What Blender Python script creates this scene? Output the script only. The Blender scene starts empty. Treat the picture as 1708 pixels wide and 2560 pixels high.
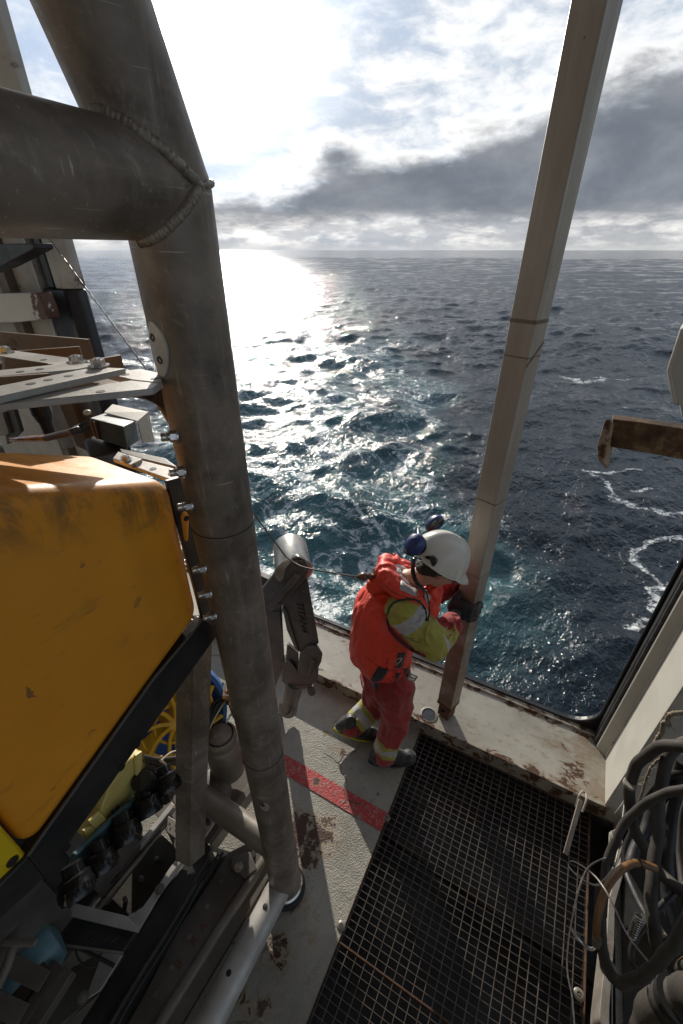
import bpy, bmesh, math, random
import numpy as np
from mathutils import Vector, Matrix, noise as mnoise
R = math.radians
random.seed(7)
SC = bpy.context.scene
COL = SC.collection

# ------------------------------------------------------------------ camera, sky, sun, exposure
CAM_H = 3.0
PITCH = math.atan(655 / 1065.0)
YAW = R(28)
cd = bpy.data.cameras.new('camera'); cam = bpy.data.objects.new('camera', cd); COL.objects.link(cam)
cam.location = (0, 0, CAM_H); cam.rotation_euler = (R(90) - PITCH, 0, YAW)
cd.sensor_fit = 'VERTICAL'; cd.sensor_height = 36; cd.lens = 36 * 1065 / 2560.0
cd.clip_start = 0.02; cd.clip_end = 60000
SC.camera = cam
SUN_EL = R(17.5); SUN_AZ = R(39.5)            # azimuth counter-clockwise from +Y (outboard)
SUN_DIR = Vector((-math.sin(SUN_AZ) * math.cos(SUN_EL), math.cos(SUN_AZ) * math.cos(SUN_EL), math.sin(SUN_EL)))
SC.view_settings.view_transform = 'Standard'; SC.view_settings.look = 'None'
SC.view_settings.gamma = 1.0; SC.view_settings.exposure = 1.3
SC.cycles.use_denoising = True
SC.cycles.max_bounces = 8
SC.cycles.sample_clamp_indirect = 6.0


class NT:
    """small wrapper for writing node trees"""
    def __init__(s, tree): s.t = tree; tree.nodes.clear()
    def node(s, typ, **kw):
        n = s.t.nodes.new(typ)
        for k, v in kw.items(): setattr(n, k, v)
        return n
    def put(s, sock, v):
        if v is None: return
        if isinstance(v, bpy.types.NodeSocket): s.t.links.new(v, sock)
        elif isinstance(v, (tuple, list)):
            d = sock.default_value
            if len(d) == 4 and len(v) == 3: v = tuple(v) + (1,)
            sock.default_value = v
        else:
            try: sock.default_value = v
            except (TypeError, ValueError): sock.default_value = (v,) * len(sock.default_value)
    def m(s, op, a, b=None, c=None, clamp=False):
        n = s.node('ShaderNodeMath', operation=op, use_clamp=clamp)
        s.put(n.inputs[0], a); s.put(n.inputs[1], b); s.put(n.inputs[2], c)
        return n.outputs[0]
    def vm(s, op, a, b=None):
        n = s.node('ShaderNodeVectorMath', operation=op)
        s.put(n.inputs[0], a); s.put(n.inputs[1], b)
        return n.outputs['Value'] if op in ('DOT_PRODUCT', 'LENGTH', 'DISTANCE') else n.outputs[0]
    def mix(s, f, a, b, mode='MIX'):
        n = s.node('ShaderNodeMix', data_type='RGBA', blend_type=mode)
        s.put(n.inputs[0], f); s.put(n.inputs[6], a); s.put(n.inputs[7], b)
        return n.outputs[2]
    def noise(s, vec, scale, detail=3, rough=.55, dist=0.0, typ=None):
        n = s.node('ShaderNodeTexNoise')
        if typ: n.noise_type = typ
        s.put(n.inputs['Vector'], vec); s.put(n.inputs['Scale'], scale); s.put(n.inputs['Detail'], detail)
        s.put(n.inputs['Roughness'], rough); s.put(n.inputs['Distortion'], dist)
        return n.outputs[0]
    def noisec(s, vec, scale, detail=2):
        n = s.node('ShaderNodeTexNoise'); s.put(n.inputs['Vector'], vec); s.put(n.inputs['Scale'], scale); s.put(n.inputs['Detail'], detail)
        return n.outputs[1]
    def voro(s, vec, scale, feature='F1', out=0, rnd=1.0):
        n = s.node('ShaderNodeTexVoronoi', feature=feature); s.put(n.inputs['Vector'], vec); s.put(n.inputs['Scale'], scale)
        s.put(n.inputs['Randomness'], rnd)
        return n.outputs[out]
    def ss(s, x, a, b):                       # smoothstep
        n = s.node('ShaderNodeMapRange', interpolation_type='SMOOTHSTEP')
        s.put(n.inputs[0], x); s.put(n.inputs[1], a); s.put(n.inputs[2], b); n.inputs[3].default_value = 0; n.inputs[4].default_value = 1
        return n.outputs[0]
    def lin(s, x, a, b, c, d):
        n = s.node('ShaderNodeMapRange'); s.put(n.inputs[0], x)
        for i, v in enumerate((a, b, c, d)): s.put(n.inputs[i + 1], v)
        return n.outputs[0]
    def mapping(s, vec, scale=(1, 1, 1), rot=(0, 0, 0), loc=(0, 0, 0)):
        n = s.node('ShaderNodeMapping'); s.put(n.inputs[0], vec); n.inputs['Scale'].default_value = scale
        n.inputs['Rotation'].default_value = rot; n.inputs['Location'].default_value = loc
        return n.outputs[0]
    def sep(s, v):
        n = s.node('ShaderNodeSeparateXYZ'); s.put(n.inputs[0], v); return n.outputs
    def comb(s, x, y, z):
        n = s.node('ShaderNodeCombineXYZ'); s.put(n.inputs[0], x); s.put(n.inputs[1], y); s.put(n.inputs[2], z); return n.outputs[0]
    def attr(s, name):
        n = s.node('ShaderNodeAttribute', attribute_name=name); return n.outputs
    def bump(s, h, strength=.3, dist=.01, nrm=None):
        n = s.node('ShaderNodeBump'); s.put(n.inputs['Height'], h); n.inputs['Strength'].default_value = strength
        n.inputs['Distance'].default_value = dist
        if nrm is not None: s.put(n.inputs['Normal'], nrm)
        return n.outputs[0]


def px_to_angles(px, py):
    a = px - 854.; b = py - 1280.
    f = 1065 * math.cos(PITCH) - b * math.sin(PITCH); u = -(1065 * math.sin(PITCH) + b * math.cos(PITCH))
    return math.degrees(math.atan2(a, f)), math.degrees(math.atan2(u, math.hypot(a, f)))


def build_world():
    w = bpy.data.worlds.new('World'); SC.world = w; w.use_nodes = True
    N = NT(w.node_tree)
    tc = N.node('ShaderNodeTexCoord').outputs['Generated']
    d = N.vm('NORMALIZE', tc)
    x, y, z = N.sep(d)
    sky = N.node('ShaderNodeTexSky', sky_type='NISHITA', sun_disc=False, sun_elevation=SUN_EL, sun_rotation=-SUN_AZ)
    sky.air_density = 1.0; sky.dust_density = .3; sky.ozone_density = 1.0
    az = N.m('ADD', N.m('MULTIPLY', N.m('ARCTAN2', x, y), 57.2958), 28.0)   # degrees right of the opening's middle
    el = N.m('MULTIPLY', N.m('ARCSINE', z), 57.2958)
    elc = N.m('MAXIMUM', el, 0.0)
    # angle to the sun
    cs = N.vm('DOT_PRODUCT', d, tuple(SUN_DIR))
    ang = N.m('MULTIPLY', N.m('ARCCOSINE', N.m('MINIMUM', cs, 1.0)), 57.2958)
    # cloud domains: flat layer overhead, squeezed to the horizon
    inv = N.m('DIVIDE', 1.0, N.m('ADD', N.m('MAXIMUM', z, 0.0), 0.10))
    pl = N.comb(N.m('MULTIPLY', x, inv), N.m('MULTIPLY', y, inv), 0.0)
    ae = N.comb(N.m('MULTIPLY', az, .05), N.m('MULTIPLY', el, .09), 0.0)
    warp = N.mix(.12, ae, N.noisec(ae, 2.2, 4), 'ADD')
    n1 = N.noise(warp, 2.0, 8, .58, .3)
    n2 = N.noise(N.mapping(pl, loc=(3.1, 7.7, 0)), 1.5, 8, .6, .6)
    n3 = N.noise(N.mapping(warp, scale=(1, 1.5, 1), loc=(5, 2, 0)), 4.6, 8, .60, .3); n4 = N.noise(N.mapping(warp, loc=(1, 9, 0)), 9.0, 6, .6)
    def g(cx, cy, sx, sy, rot=0.0):
        a, e = px_to_angles(cx, cy)
        dx = N.m('SUBTRACT', az, a); dy = N.m('SUBTRACT', el, e)
        if rot:
            c_, s_ = math.cos(R(rot)), math.sin(R(rot))
            dx, dy = (N.m('ADD', N.m('MULTIPLY', dx, c_), N.m('MULTIPLY', dy, s_)),
                      N.m('SUBTRACT', N.m('MULTIPLY', dy, c_), N.m('MULTIPLY', dx, s_)))
        q = N.m('ADD', N.m('POWER', N.m('DIVIDE', dx, sx), 2.0), N.m('POWER', N.m('DIVIDE', dy, sy), 2.0))
        return N.m('POWER', 2.71828, N.m('MULTIPLY', q, -1.0))
    def add(*a):
        r = a[0]
        for b in a[1:]: r = N.m('ADD', r, b)
        return r
    def mul(a, b): return N.m('MULTIPLY', a, b)
    base = N.vm('MINIMUM', N.mix(1.0, sky.outputs[0], (.05, .05, .05), 'MULTIPLY'), (.19, .24, .32))
    # thin high veil, white towards the sun
    veil = N.ss(N.m('ADD', n2, mul(n1, .45)), .58, .92)
    veilc = N.mix(N.ss(ang, 15.0, 75.0), (.35, .36, .37), (.19, .21, .245))
    col = N.mix(mul(veil, .85), base, veilc)
    # broad bright bank over the right half and the ridge of lit cloud
    bank = N.ss(add(g(1150, 150, 22, 9), g(1640, 60, 16, 7), g(960, 330, 13, 2.4, 14), g(1230, 250, 10, 2.4, 22), mul(N.m('SUBTRACT', n1, .5), 2.2)), .35, 1.15)
    bankc = N.mix(N.ss(n3,.35,.65), (.19, .225, .275), (.40, .40, .40))
    col = N.mix(mul(bank, .85), col, bankc)
    # lit wisps
    wis = N.ss(n3, .52, .72)
    col = N.mix(mul(mul(wis, N.ss(el, 1.0, 9.0)), .40), col, (.47, .47, .47))
    # dark grey cloud: long body on the right, thin tongue to the left
    body = add(g(1130, 470, 17, 2.6, 3), g(1560, 430, 17, 5.2, 4), mul(g(1690, 330, 10, 5.5), .75), mul(g(560, 545, 4, 1.3), .8), mul(g(700, 548, 5, .8), .6), mul(g(845, 388, 2.2, 1.3), .85), mul(g(870, 500, 8, 1.6, 6), .85))
    body = N.m('ADD', body, N.m('ADD', mul(N.m('SUBTRACT', n1, .5), 1.3), mul(N.m('SUBTRACT', n4, .5), .55)))
    dk = N.ss(N.m('ADD', body, mul(N.m('SUBTRACT', n3, .5), 1.1)), .14, 1.02)
    rim = mul(N.ss(body, -.05, .45), N.m('SUBTRACT', 1.0, dk))
    col = N.mix(mul(rim, .75), col, (.54, .535, .52))
    darkc = N.mix(N.ss(n1, .3, .75), (.060, .067, .080), (.118, .127, .142))
    col = N.mix(mul(dk, .94), col, darkc)
    # low bank of small cumulus on the horizon
    cum = N.noise(N.mix(.25, N.comb(N.m('MULTIPLY', az, .16), N.m('MULTIPLY', el, .62), 0.0), N.noisec(N.comb(N.m('MULTIPLY', az, .3), el, 0.0), 1.0, 3), 'ADD'), 1.5, 8, .6, .15)
    lowm = mul(N.ss(el, 4.2, 2.0), N.ss(el, -.3, .5))
    lowc = N.mix(N.ss(N.m('ADD', cum, mul(N.m('SUBTRACT', n1, .5), .7)), .40, .72), (.17, .175, .185), (.47, .455, .435))
    col = N.mix(mul(lowm, .75), col, lowc)
    col = N.mix(mul(N.ss(el, 1.1, .1), .6), col, (.21, .215, .22))
    # glow of the sun through the veil
    gl = add(mul(N.m('POWER', 2.71828, mul(ang, -1 / 2.2)), 7.0), mul(N.m('POWER', 2.71828, mul(N.m('POWER', N.m('DIVIDE', ang, 5.5), 2.0), -1.0)), .55), mul(N.m('POWER', 2.71828, mul(ang, -1 / 14.0)), .10))
    gl = mul(gl, N.m('SUBTRACT', 1.0, mul(dk, .80)))
    glc = N.mix(1.0, (1.0, .975, .93), N.comb(gl, gl, gl), 'MULTIPLY')
    col = N.mix(1.0, col, glc, 'ADD')
    # below the horizon
    col = N.mix(N.ss(el, .05, -.6), col, (.05, .06, .07))
    bg = N.node('ShaderNodeBackground'); N.put(bg.inputs[0], col); bg.inputs[1].default_value = 1.0
    out = N.node('ShaderNodeOutputWorld'); N.t.links.new(bg.outputs[0], out.inputs[0])
    w.cycles.sampling_method = 'MANUAL'; w.cycles.sample_map_resolution = 1024

build_world()
ld = bpy.data.lights.new('sun', 'SUN'); sun = bpy.data.objects.new('sun', ld); COL.objects.link(sun)
ld.energy = 2.0; ld.angle = R(0.6); ld.color = (1.0, .93, .82)
sun.rotation_euler = SUN_DIR.to_track_quat('Z', 'Y').to_euler()

# ------------------------------------------------------------------ measuring helpers: sight lines met with real planes
def ray(px, py):
    a = px - 854.; b = py - 1280.
    f = 1065 * math.cos(PITCH) - b * math.sin(PITCH); dn = 1065 * math.sin(PITCH) + b * math.cos(PITCH)
    return Vector((-math.sin(YAW) * f + math.cos(YAW) * a, math.cos(YAW) * f + math.sin(YAW) * a, -dn)) / 1065.
EYE = Vector((0, 0, CAM_H))
def PZ(px, py, z=0.0): r = ray(px, py); return EYE + r * ((z - CAM_H) / r.z)
def PY(px, py, y): r = ray(px, py); return EYE + r * (y / r.y)
def PX(px, py, x): r = ray(px, py); return EYE + r * (x / r.x)

# ------------------------------------------------------------------ mesh helpers
def link(name, me, mat=None, parent=None, smooth=False, label=None):
    o = bpy.data.objects.new(name, me); COL.objects.link(o)
    if mat:
        for m_ in (mat if isinstance(mat, (list, tuple)) else [mat]): me.materials.append(m_)
    if smooth: me.polygons.foreach_set('use_smooth', [True] * len(me.polygons))
    if parent:
        o.parent = parent; o.matrix_parent_inverse = inv_world(parent)
    if label: o['label'] = label
    return o
def inv_world(p):
    l = Vector(p.location)
    while p.parent: p = p.parent; 
    return Matrix.Translation(-l)
def thing(name, label, cat, loc=(0, 0, 0), group=None):
    o = bpy.data.objects.new(name, None); COL.objects.link(o); o.location = loc
    o.empty_display_size = .1
    o['label'] = label; o['category'] = cat
    if group: o['group'] = group
    return o
def tag(o, label, cat, group=None):
    o['label'] = label; o['category'] = cat
    if group: o['group'] = group
    return o

class MB:
    """collects shapes into one mesh"""
    def __init__(s): s.bm = bmesh.new()
    def poly(s, pts):
        try: s.bm.faces.new([s.bm.verts.new(p) for p in pts])
        except ValueError: pass
        return s
    def prism(s, pts, vec):
        vec = Vector(vec); pts = [Vector(p) for p in pts]
        a = [s.bm.verts.new(p) for p in pts]; b = [s.bm.verts.new(p + vec) for p in pts]
        n = len(a); s.bm.faces.new(a); s.bm.faces.new(b[::-1])
        for i in range(n): s.bm.faces.new((a[i], b[i], b[(i + 1) % n], a[(i + 1) % n]))
        return s
    def box(s, lo, hi):
        x0, y0, z0 = lo; x1, y1, z1 = hi
        return s.prism([(x0, y0, z0), (x1, y0, z0), (x1, y1, z0), (x0, y1, z0)], (0, 0, z1 - z0))
    def bar(s, p, q, w, h, up=(0, 0, 1)):     # rectangular bar p->q, w across, h along up
        p = Vector(p); q = Vector(q); d = (q - p).normalized(); u = Vector(up); sd = d.cross(u)
        if sd.length < 1e-4: sd = d.cross(Vector((1, 0, 0)))
        sd.normalize(); u = sd.cross(d).normalized()
        c = [p + sd * (w / 2 * i) + u * (h / 2 * j) for i, j in ((-1, -1), (1, -1), (1, 1), (-1, 1))]
        return s.prism(c, q - p)
    def tube(s, pts, r, seg=16, caps=True):
        pts = [Vector(p) for p in pts]; rs = r if isinstance(r, (list, tuple)) else [r] * len(pts)
        t0 = (pts[1] - pts[0]).normalized(); n = t0.orthogonal().normalized(); rings = []
        for i, p in enumerate(pts):
            t = (pts[min(i + 1, len(pts) - 1)] - pts[max(i - 1, 0)])
            if t.length < 1e-9: t = t0
            t.normalize(); n = (n - t * n.dot(t)).normalized(); b = t.cross(n); t0 = t
            rings.append([s.bm.verts.new(p + (n * math.cos(2 * math.pi * k / seg) + b * math.sin(2 * math.pi * k / seg)) * rs[i]) for k in range(seg)])
        for a, c in zip(rings, rings[1:]):
            for k in range(seg): s.bm.faces.new((a[k], a[(k + 1) % seg], c[(k + 1) % seg], c[k]))
        if caps: s.bm.faces.new(rings[0][::-1]); s.bm.faces.new(rings[-1])
        return s
    def lathe(s, base, axis, prof, seg=32):   # prof: list of (radius, height)
        base = Vector(base); ax = Vector(axis).normalized()
        pts = [base + ax * h for _, h in prof]
        n = ax.orthogonal().normalized(); b = ax.cross(n); rings = []
        for (r, h) in prof:
            c = base + ax * h; r = max(r, 1e-4)
            rings.append([s.bm.verts.new(c + (n * math.cos(2 * math.pi * k / seg) + b * math.sin(2 * math.pi * k / seg)) * r) for k in range(seg)])
        for a, c in zip(rings, rings[1:]):
            for k in range(seg): s.bm.faces.new((a[k], a[(k + 1) % seg], c[(k + 1) % seg], c[k]))
        s.bm.faces.new(rings[0][::-1]); s.bm.faces.new(rings[-1])
        return s
    def hull(s, balls, sub=2):                # convex hull of ellipsoids: (centre, radius or (rx,ry,rz), rotation)
        tmp = bmesh.new()
        for bl in balls:
            c, r = bl[0], bl[1]; rot = bl[2] if len(bl) > 2 else Matrix.Identity(3)
            r = (r, r, r) if isinstance(r, (int, float)) else r
            M = Matrix.Translation(Vector(c)) @ rot.to_4x4() @ Matrix.Diagonal((*r, 1))
            bmesh.ops.create_icosphere(tmp, subdivisions=sub, radius=1, matrix=M)
        if len(balls) > 1:
            res = bmesh.ops.convex_hull(tmp, input=tmp.verts[:])
            junk = [e for e in res['geom_interior'] + res['geom_unused'] if isinstance(e, bmesh.types.BMVert) and e.is_valid]
            bmesh.ops.delete(tmp, geom=list(set(junk)), context='VERTS')
            loose = [v for v in tmp.verts if not v.link_faces]
            bmesh.ops.delete(tmp, geom=loose, context='VERTS')
        me = bpy.data.meshes.new('t'); tmp.to_mesh(me); tmp.free(); s.bm.from_mesh(me); bpy.data.meshes.remove(me)
        return s
    def build(s, name, mat=None, parent=None, smooth=False, bevel=0, label=None, auto=None, seg=2):
        bmesh.ops.recalc_face_normals(s.bm, faces=s.bm.faces[:])
        me = bpy.data.meshes.new(name); s.bm.to_mesh(me); s.bm.free()
        o = link(name, me, mat, parent, smooth, label)
        if bevel:
            md = o.modifiers.new('bevel', 'BEVEL'); md.width = bevel; md.segments = seg; md.limit_method = 'ANGLE'; md.angle_limit = R(35)
            me.polygons.foreach_set('use_smooth', [True] * len(me.polygons))
            md.harden_normals = False
            sharp(me, 50)
        elif smooth: sharp(me, 40)
        return o

def sharp(me, deg):
    bm = bmesh.new(); bm.from_mesh(me)
    for e in bm.edges:
        if len(e.link_faces) == 2: e.smooth = e.calc_face_angle(0) < R(deg)
    bm.to_mesh(me); bm.free()

def remeshed(mb, voxel, smooth_iter=6, factor=.5):
    """one continuous skin over everything collected"""
    me = bpy.data.meshes.new('t'); mb.bm.to_mesh(me); mb.bm.free()
    o = bpy.data.objects.new('t', me); COL.objects.link(o)
    m1 = o.modifiers.new('r', 'REMESH'); m1.mode = 'VOXEL'; m1.voxel_size = voxel; m1.use_smooth_shade = True
    if smooth_iter:
        m2 = o.modifiers.new('s', 'SMOOTH'); m2.iterations = smooth_iter; m2.factor = factor
    dg = bpy.context.evaluated_depsgraph_get(); dg.update()
    new = bpy.data.meshes.new_from_object(o.evaluated_get(dg))
    bpy.data.objects.remove(o); bpy.data.meshes.remove(me)
    return new

def spline(pts, n=8):
    """Catmull-Rom through pts"""
    pts = [Vector(p) for p in pts]; P = [pts[0] * 2 - pts[1]] + pts + [pts[-1] * 2 - pts[-2]]; out = []
    for i in range(1, len(P) - 2):
        for k in range(n):
            t = k / n; a, b, c, d_ = P[i - 1], P[i], P[i + 1], P[i + 2]
            out.append(.5 * ((2 * b) + (c - a) * t + (2 * a - 5 * b + 4 * c - d_) * t * t + (3 * b - a - 3 * c + d_) * t ** 3))
    out.append(pts[-1]); return out

# ------------------------------------------------------------------ materials
MATS = {}
def material(name):
    m = bpy.data.materials.new(name); m.use_nodes = True; N = NT(m.node_tree)
    bs = N.node('ShaderNodeBsdfPrincipled'); out = N.node('ShaderNodeOutputMaterial'); N.t.links.new(bs.outputs[0], out.inputs[0])
    N.bs = bs; N.out = out
    N.pos = N.node('ShaderNodeTexCoord').outputs['Object']
    MATS[name] = m
    return m, N
def setp(N, color=None, rough=None, metal=None, normal=None, spec=None, **kw):
    i = N.bs.inputs
    N.put(i['Base Color'], color); N.put(i['Roughness'], rough); N.put(i['Metallic'], metal); N.put(i['Normal'], normal)
    if spec is not None: N.put(i['Specular IOR Level'], spec)
    for k, v in kw.items(): N.put(i[k], v)
def worn(name, c1, c2, rough=.5, metal=0.0, scale=6., bump=.15, bscale=60., scratch=None, rust=None, rust_amt=.6, spots=None, stretch=(1, 1, 1), spec=None, bdist=.004):
    """painted or bare surface with blotches, optional scratches, rust and dark specks"""
    m, N = material(name)
    p = N.mapping(N.pos, scale=stretch)
    col = N.mix(N.ss(N.noise(p, scale, 6, .62), .3, .7), c1, c2)
    rg = N.lin(N.noise(p, scale * 1.7, 5), .25, .75, rough - .1, rough + .12)
    h = N.noise(N.pos, bscale, 4, .6)
    if scratch:
        sc = N.ss(N.noise(N.mapping(N.pos, scale=(1, 1, .05), rot=(.2, .4, .1)), 90, 4, .6), .62, .75)
        sc2 = N.ss(N.noise(N.mapping(N.pos, scale=(.06, .05, 1), rot=(.5, .1, .3)), 80, 4, .6), .64, .76)
        pat = N.ss(N.noise(p, scale * .8, 3), .45, .65)
        col = N.mix(N.m('MULTIPLY', N.m('MULTIPLY', N.m('MAXIMUM', sc, sc2), pat), .55), col, scratch)
    if spots:
        v = N.voro(N.mix(.02, N.pos, N.noisec(N.pos, 60), 'ADD'), 14); sp = N.ss(N.m('ADD', v, N.m('MULTIPLY', N.noise(N.pos, 5), .5)), .36, .30)
        col = N.mix(N.m('MULTIPLY', sp, .8), col, spots)
    if rust:
        rn = N.noise(p, scale * .7, 9, .68, .4)
        rm = N.ss(rn, rust_amt, rust_amt + .07); halo = N.ss(rn, rust_amt - .12, rust_amt + .05)
        rc = N.mix(N.noise(N.pos, 90, 4), (.030, .014, .008), rust)
        col = N.mix(N.m('MULTIPLY', halo, .45), col, N.mix(.5, rust, c1))
        col = N.mix(rm, col, rc)
        rg = N.mix(rm, rg, .85); 
        h = N.m('SUBTRACT', h, N.m('MULTIPLY', rm, .6))
    setp(N, col, rg, metal, N.bump(h, bump, bdist), spec)
    return m

# ------------------------------------------------------------------ shared materials
alu = worn('aluminium', (.145, .128, .108), (.23, .208, .18), .45, .3, 5, .12, 120, scratch=(.36, .31, .25))
def pipe_metal():
    m, N = material('dark_aluminium')
    p = N.pos; a = N.noise(p, 4.2, 7, .66, .3); b = N.noise(N.mapping(p, scale=(1, 1, .12)), 26, 6, .65); c = N.noise(N.mapping(p, scale=(1, .10, 1)), 30, 5, .65); d = N.noise(p, 22, 7, .72, .5)
    col = N.mix(N.ss(a, .32, .68), (.100, .079, .062), (.26, .212, .17))
    col = N.mix(N.m('MULTIPLY', N.ss(b, .52, .74), .5), col, (.33, .29, .24))
    col = N.mix(N.m('MULTIPLY', N.ss(c, .55, .75), .35), col, (.30, .25, .20))
    col = N.mix(N.m('MULTIPLY', N.ss(d, .56, .72), .55), col, (.42, .37, .30))
    col = N.mix(N.m('MULTIPLY', N.ss(N.noise(p, 9, 6, .7), .60, .72), .55), col, (.075, .050, .036))
    sc = N.ss(N.noise(N.mapping(p, scale=(1, 1, .04), rot=(.25, .5, .1)), 120, 3, .6), .64, .72); sc2 = N.ss(N.noise(N.mapping(p, scale=(.05, .05, 1), rot=(.4, .2, .3)), 110, 3, .6), .65, .73)
    col = N.mix(N.m('MULTIPLY', N.m('MULTIPLY', N.m('MAXIMUM', sc, sc2), N.ss(a, .42, .58)), .7), col, (.60, .54, .45))
    x, y, z = N.sep(p)
    dz = N.m('SUBTRACT', z, 3.09); run = N.m('SUBTRACT', .667, y)
    kk = N.lin(dz, -.001, .001, 1.0, 1.43)
    dist = N.m('ABSOLUTE', N.m('SUBTRACT', run, N.m('MULTIPLY', N.m('ABSOLUTE', dz), kk)))
    near = N.m('MULTIPLY', N.ss(N.m('ABSOLUTE', dz), .10, .07), N.ss(N.m('ADD', dist, N.m('MULTIPLY', N.m('SUBTRACT', d, .5), .03)), .034, .006))
    col = N.mix(N.m('MULTIPLY', near, .7), col, N.mix(d, (.16, .12, .09), (.40, .33, .26)))
    setp(N, col, N.lin(d, .3, .7, .36, .58), .15, N.bump(N.m('ADD', d, N.m('MULTIPLY', a, 1.5)), .16, .006))
    return m
alu_dark = pipe_metal()
alu_dark2 = worn('dark_aluminium', (.150, .126, .104), (.30, .26, .218), .46, .15, 5, .16, 90, scratch=(.46, .38, .29))
alu_pale = worn('pale_aluminium', (.36, .345, .32), (.50, .48, .45), .5, .35, 7, .15, 140, scratch=(.6, .58, .54), spots=(.16, .14, .12))
steel = worn('bright_steel', (.50, .48, .45), (.62, .60, .57), .25, .9, 12, .08, 90)
black_paint = worn('black_paint', (.012, .012, .013), (.03, .028, .026), .45, 0, 8, .15, 120, scratch=(.10, .09, .08))
rubber = worn('black_rubber', (.010, .010, .011), (.022, .021, .02), .55, 0, 9, .2, 70)
white_paint = worn('white_paint', (.60, .58, .52), (.50, .48, .42), .45, 0, 3, .12, 60, scratch=(.30, .25, .18), rust=(.16, .07, .03), rust_amt=.70)
white_clean = worn('white_clean_paint', (.47, .455, .405), (.40, .385, .335), .42, 0, 2.5, .08, 60, rust=(.20, .09, .04), rust_amt=.78)
white_rusty = worn('white_rusty_paint', (.56, .54, .49), (.44, .41, .35), .5, 0, 4, .25, 60, rust=(.15, .06, .025), rust_amt=.60)
rust_mat = worn('rusty_steel', (.055, .026, .013), (.13, .062, .028), .85, 0, 10, .6, 90, spots=(.25, .16, .08))
hose_mat = worn('hose_rubber', (.030, .026, .022), (.052, .045, .038), .68, 0, 14, .25, 150, scratch=(.16, .15, .14))
hull_black = worn('hull_paint', (.010, .011, .014), (.022, .023, .027), .4, 0, 4, .2, 60, rust=(.10, .045, .02), rust_amt=.66)
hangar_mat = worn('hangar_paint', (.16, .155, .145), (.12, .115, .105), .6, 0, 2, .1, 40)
dark_floor = worn('dark_floor', (.018, .016, .013), (.035, .03, .022), .6, 0, 5, .4, 60, rust=(.07, .035, .015), rust_amt=.64)


def sill_paint():
    m, N = material('sill_paint')
    x, y, z = N.sep(N.pos)
    n = N.noise(N.pos, 3.2, 8, .65, .3); n2 = N.noise(N.mapping(N.pos, scale=(1, 1.6, 1)), 11, 8, .68, .5); n3 = N.noise(N.pos, 45, 5, .65)
    col = N.mix(N.ss(n, .35, .65), (.34, .32, .27), (.265, .245, .20))
    stain = N.ss(N.m('ADD', n2, N.m('MULTIPLY', N.ss(x, .1, .85), .16)), .54, .72)
    col = N.mix(N.m('MULTIPLY', stain, .55), col, (.19, .125, .07))
    edge = N.m('MAXIMUM', N.ss(y, SILL_IN + .075, SILL_IN + .005), N.ss(y, SILL_OUT - .16, SILL_OUT - .03))
    rm = N.ss(N.m('ADD', n2, N.m('MULTIPLY', edge, .20)), .70, .74)
    cg = N.m('SUBTRACT', .20, N.vm('DISTANCE', N.pos, (.62, 2.0, .13)))
    rm = N.m('MAXIMUM', rm, N.ss(N.m('ADD', N.m('MULTIPLY', cg, 1.3), n2), .68, .74))
    col = N.mix(N.m('MULTIPLY', N.ss(N.m('ADD', n2, N.m('MULTIPLY', edge, .22)), .56, .76), .5), col, (.20, .13, .075))
    col = N.mix(rm, col, N.mix(n3, (.022, .013, .009), (.12, .05, .02)))
    speck = N.ss(N.voro(N.pos, 26), .13, .09); speck = N.m('MULTIPLY', speck, N.ss(n, .42, .6))
    col = N.mix(N.m('MULTIPLY', speck, .8), col, (.05, .035, .025))
    h = N.m('ADD', N.m('MULTIPLY', n3, .5), N.m('MULTIPLY', rm, -.8))
    setp(N, col, N.lin(rm, 0, 1, .45, .85), 0, N.bump(h, .35, .006))
    return m
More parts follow.
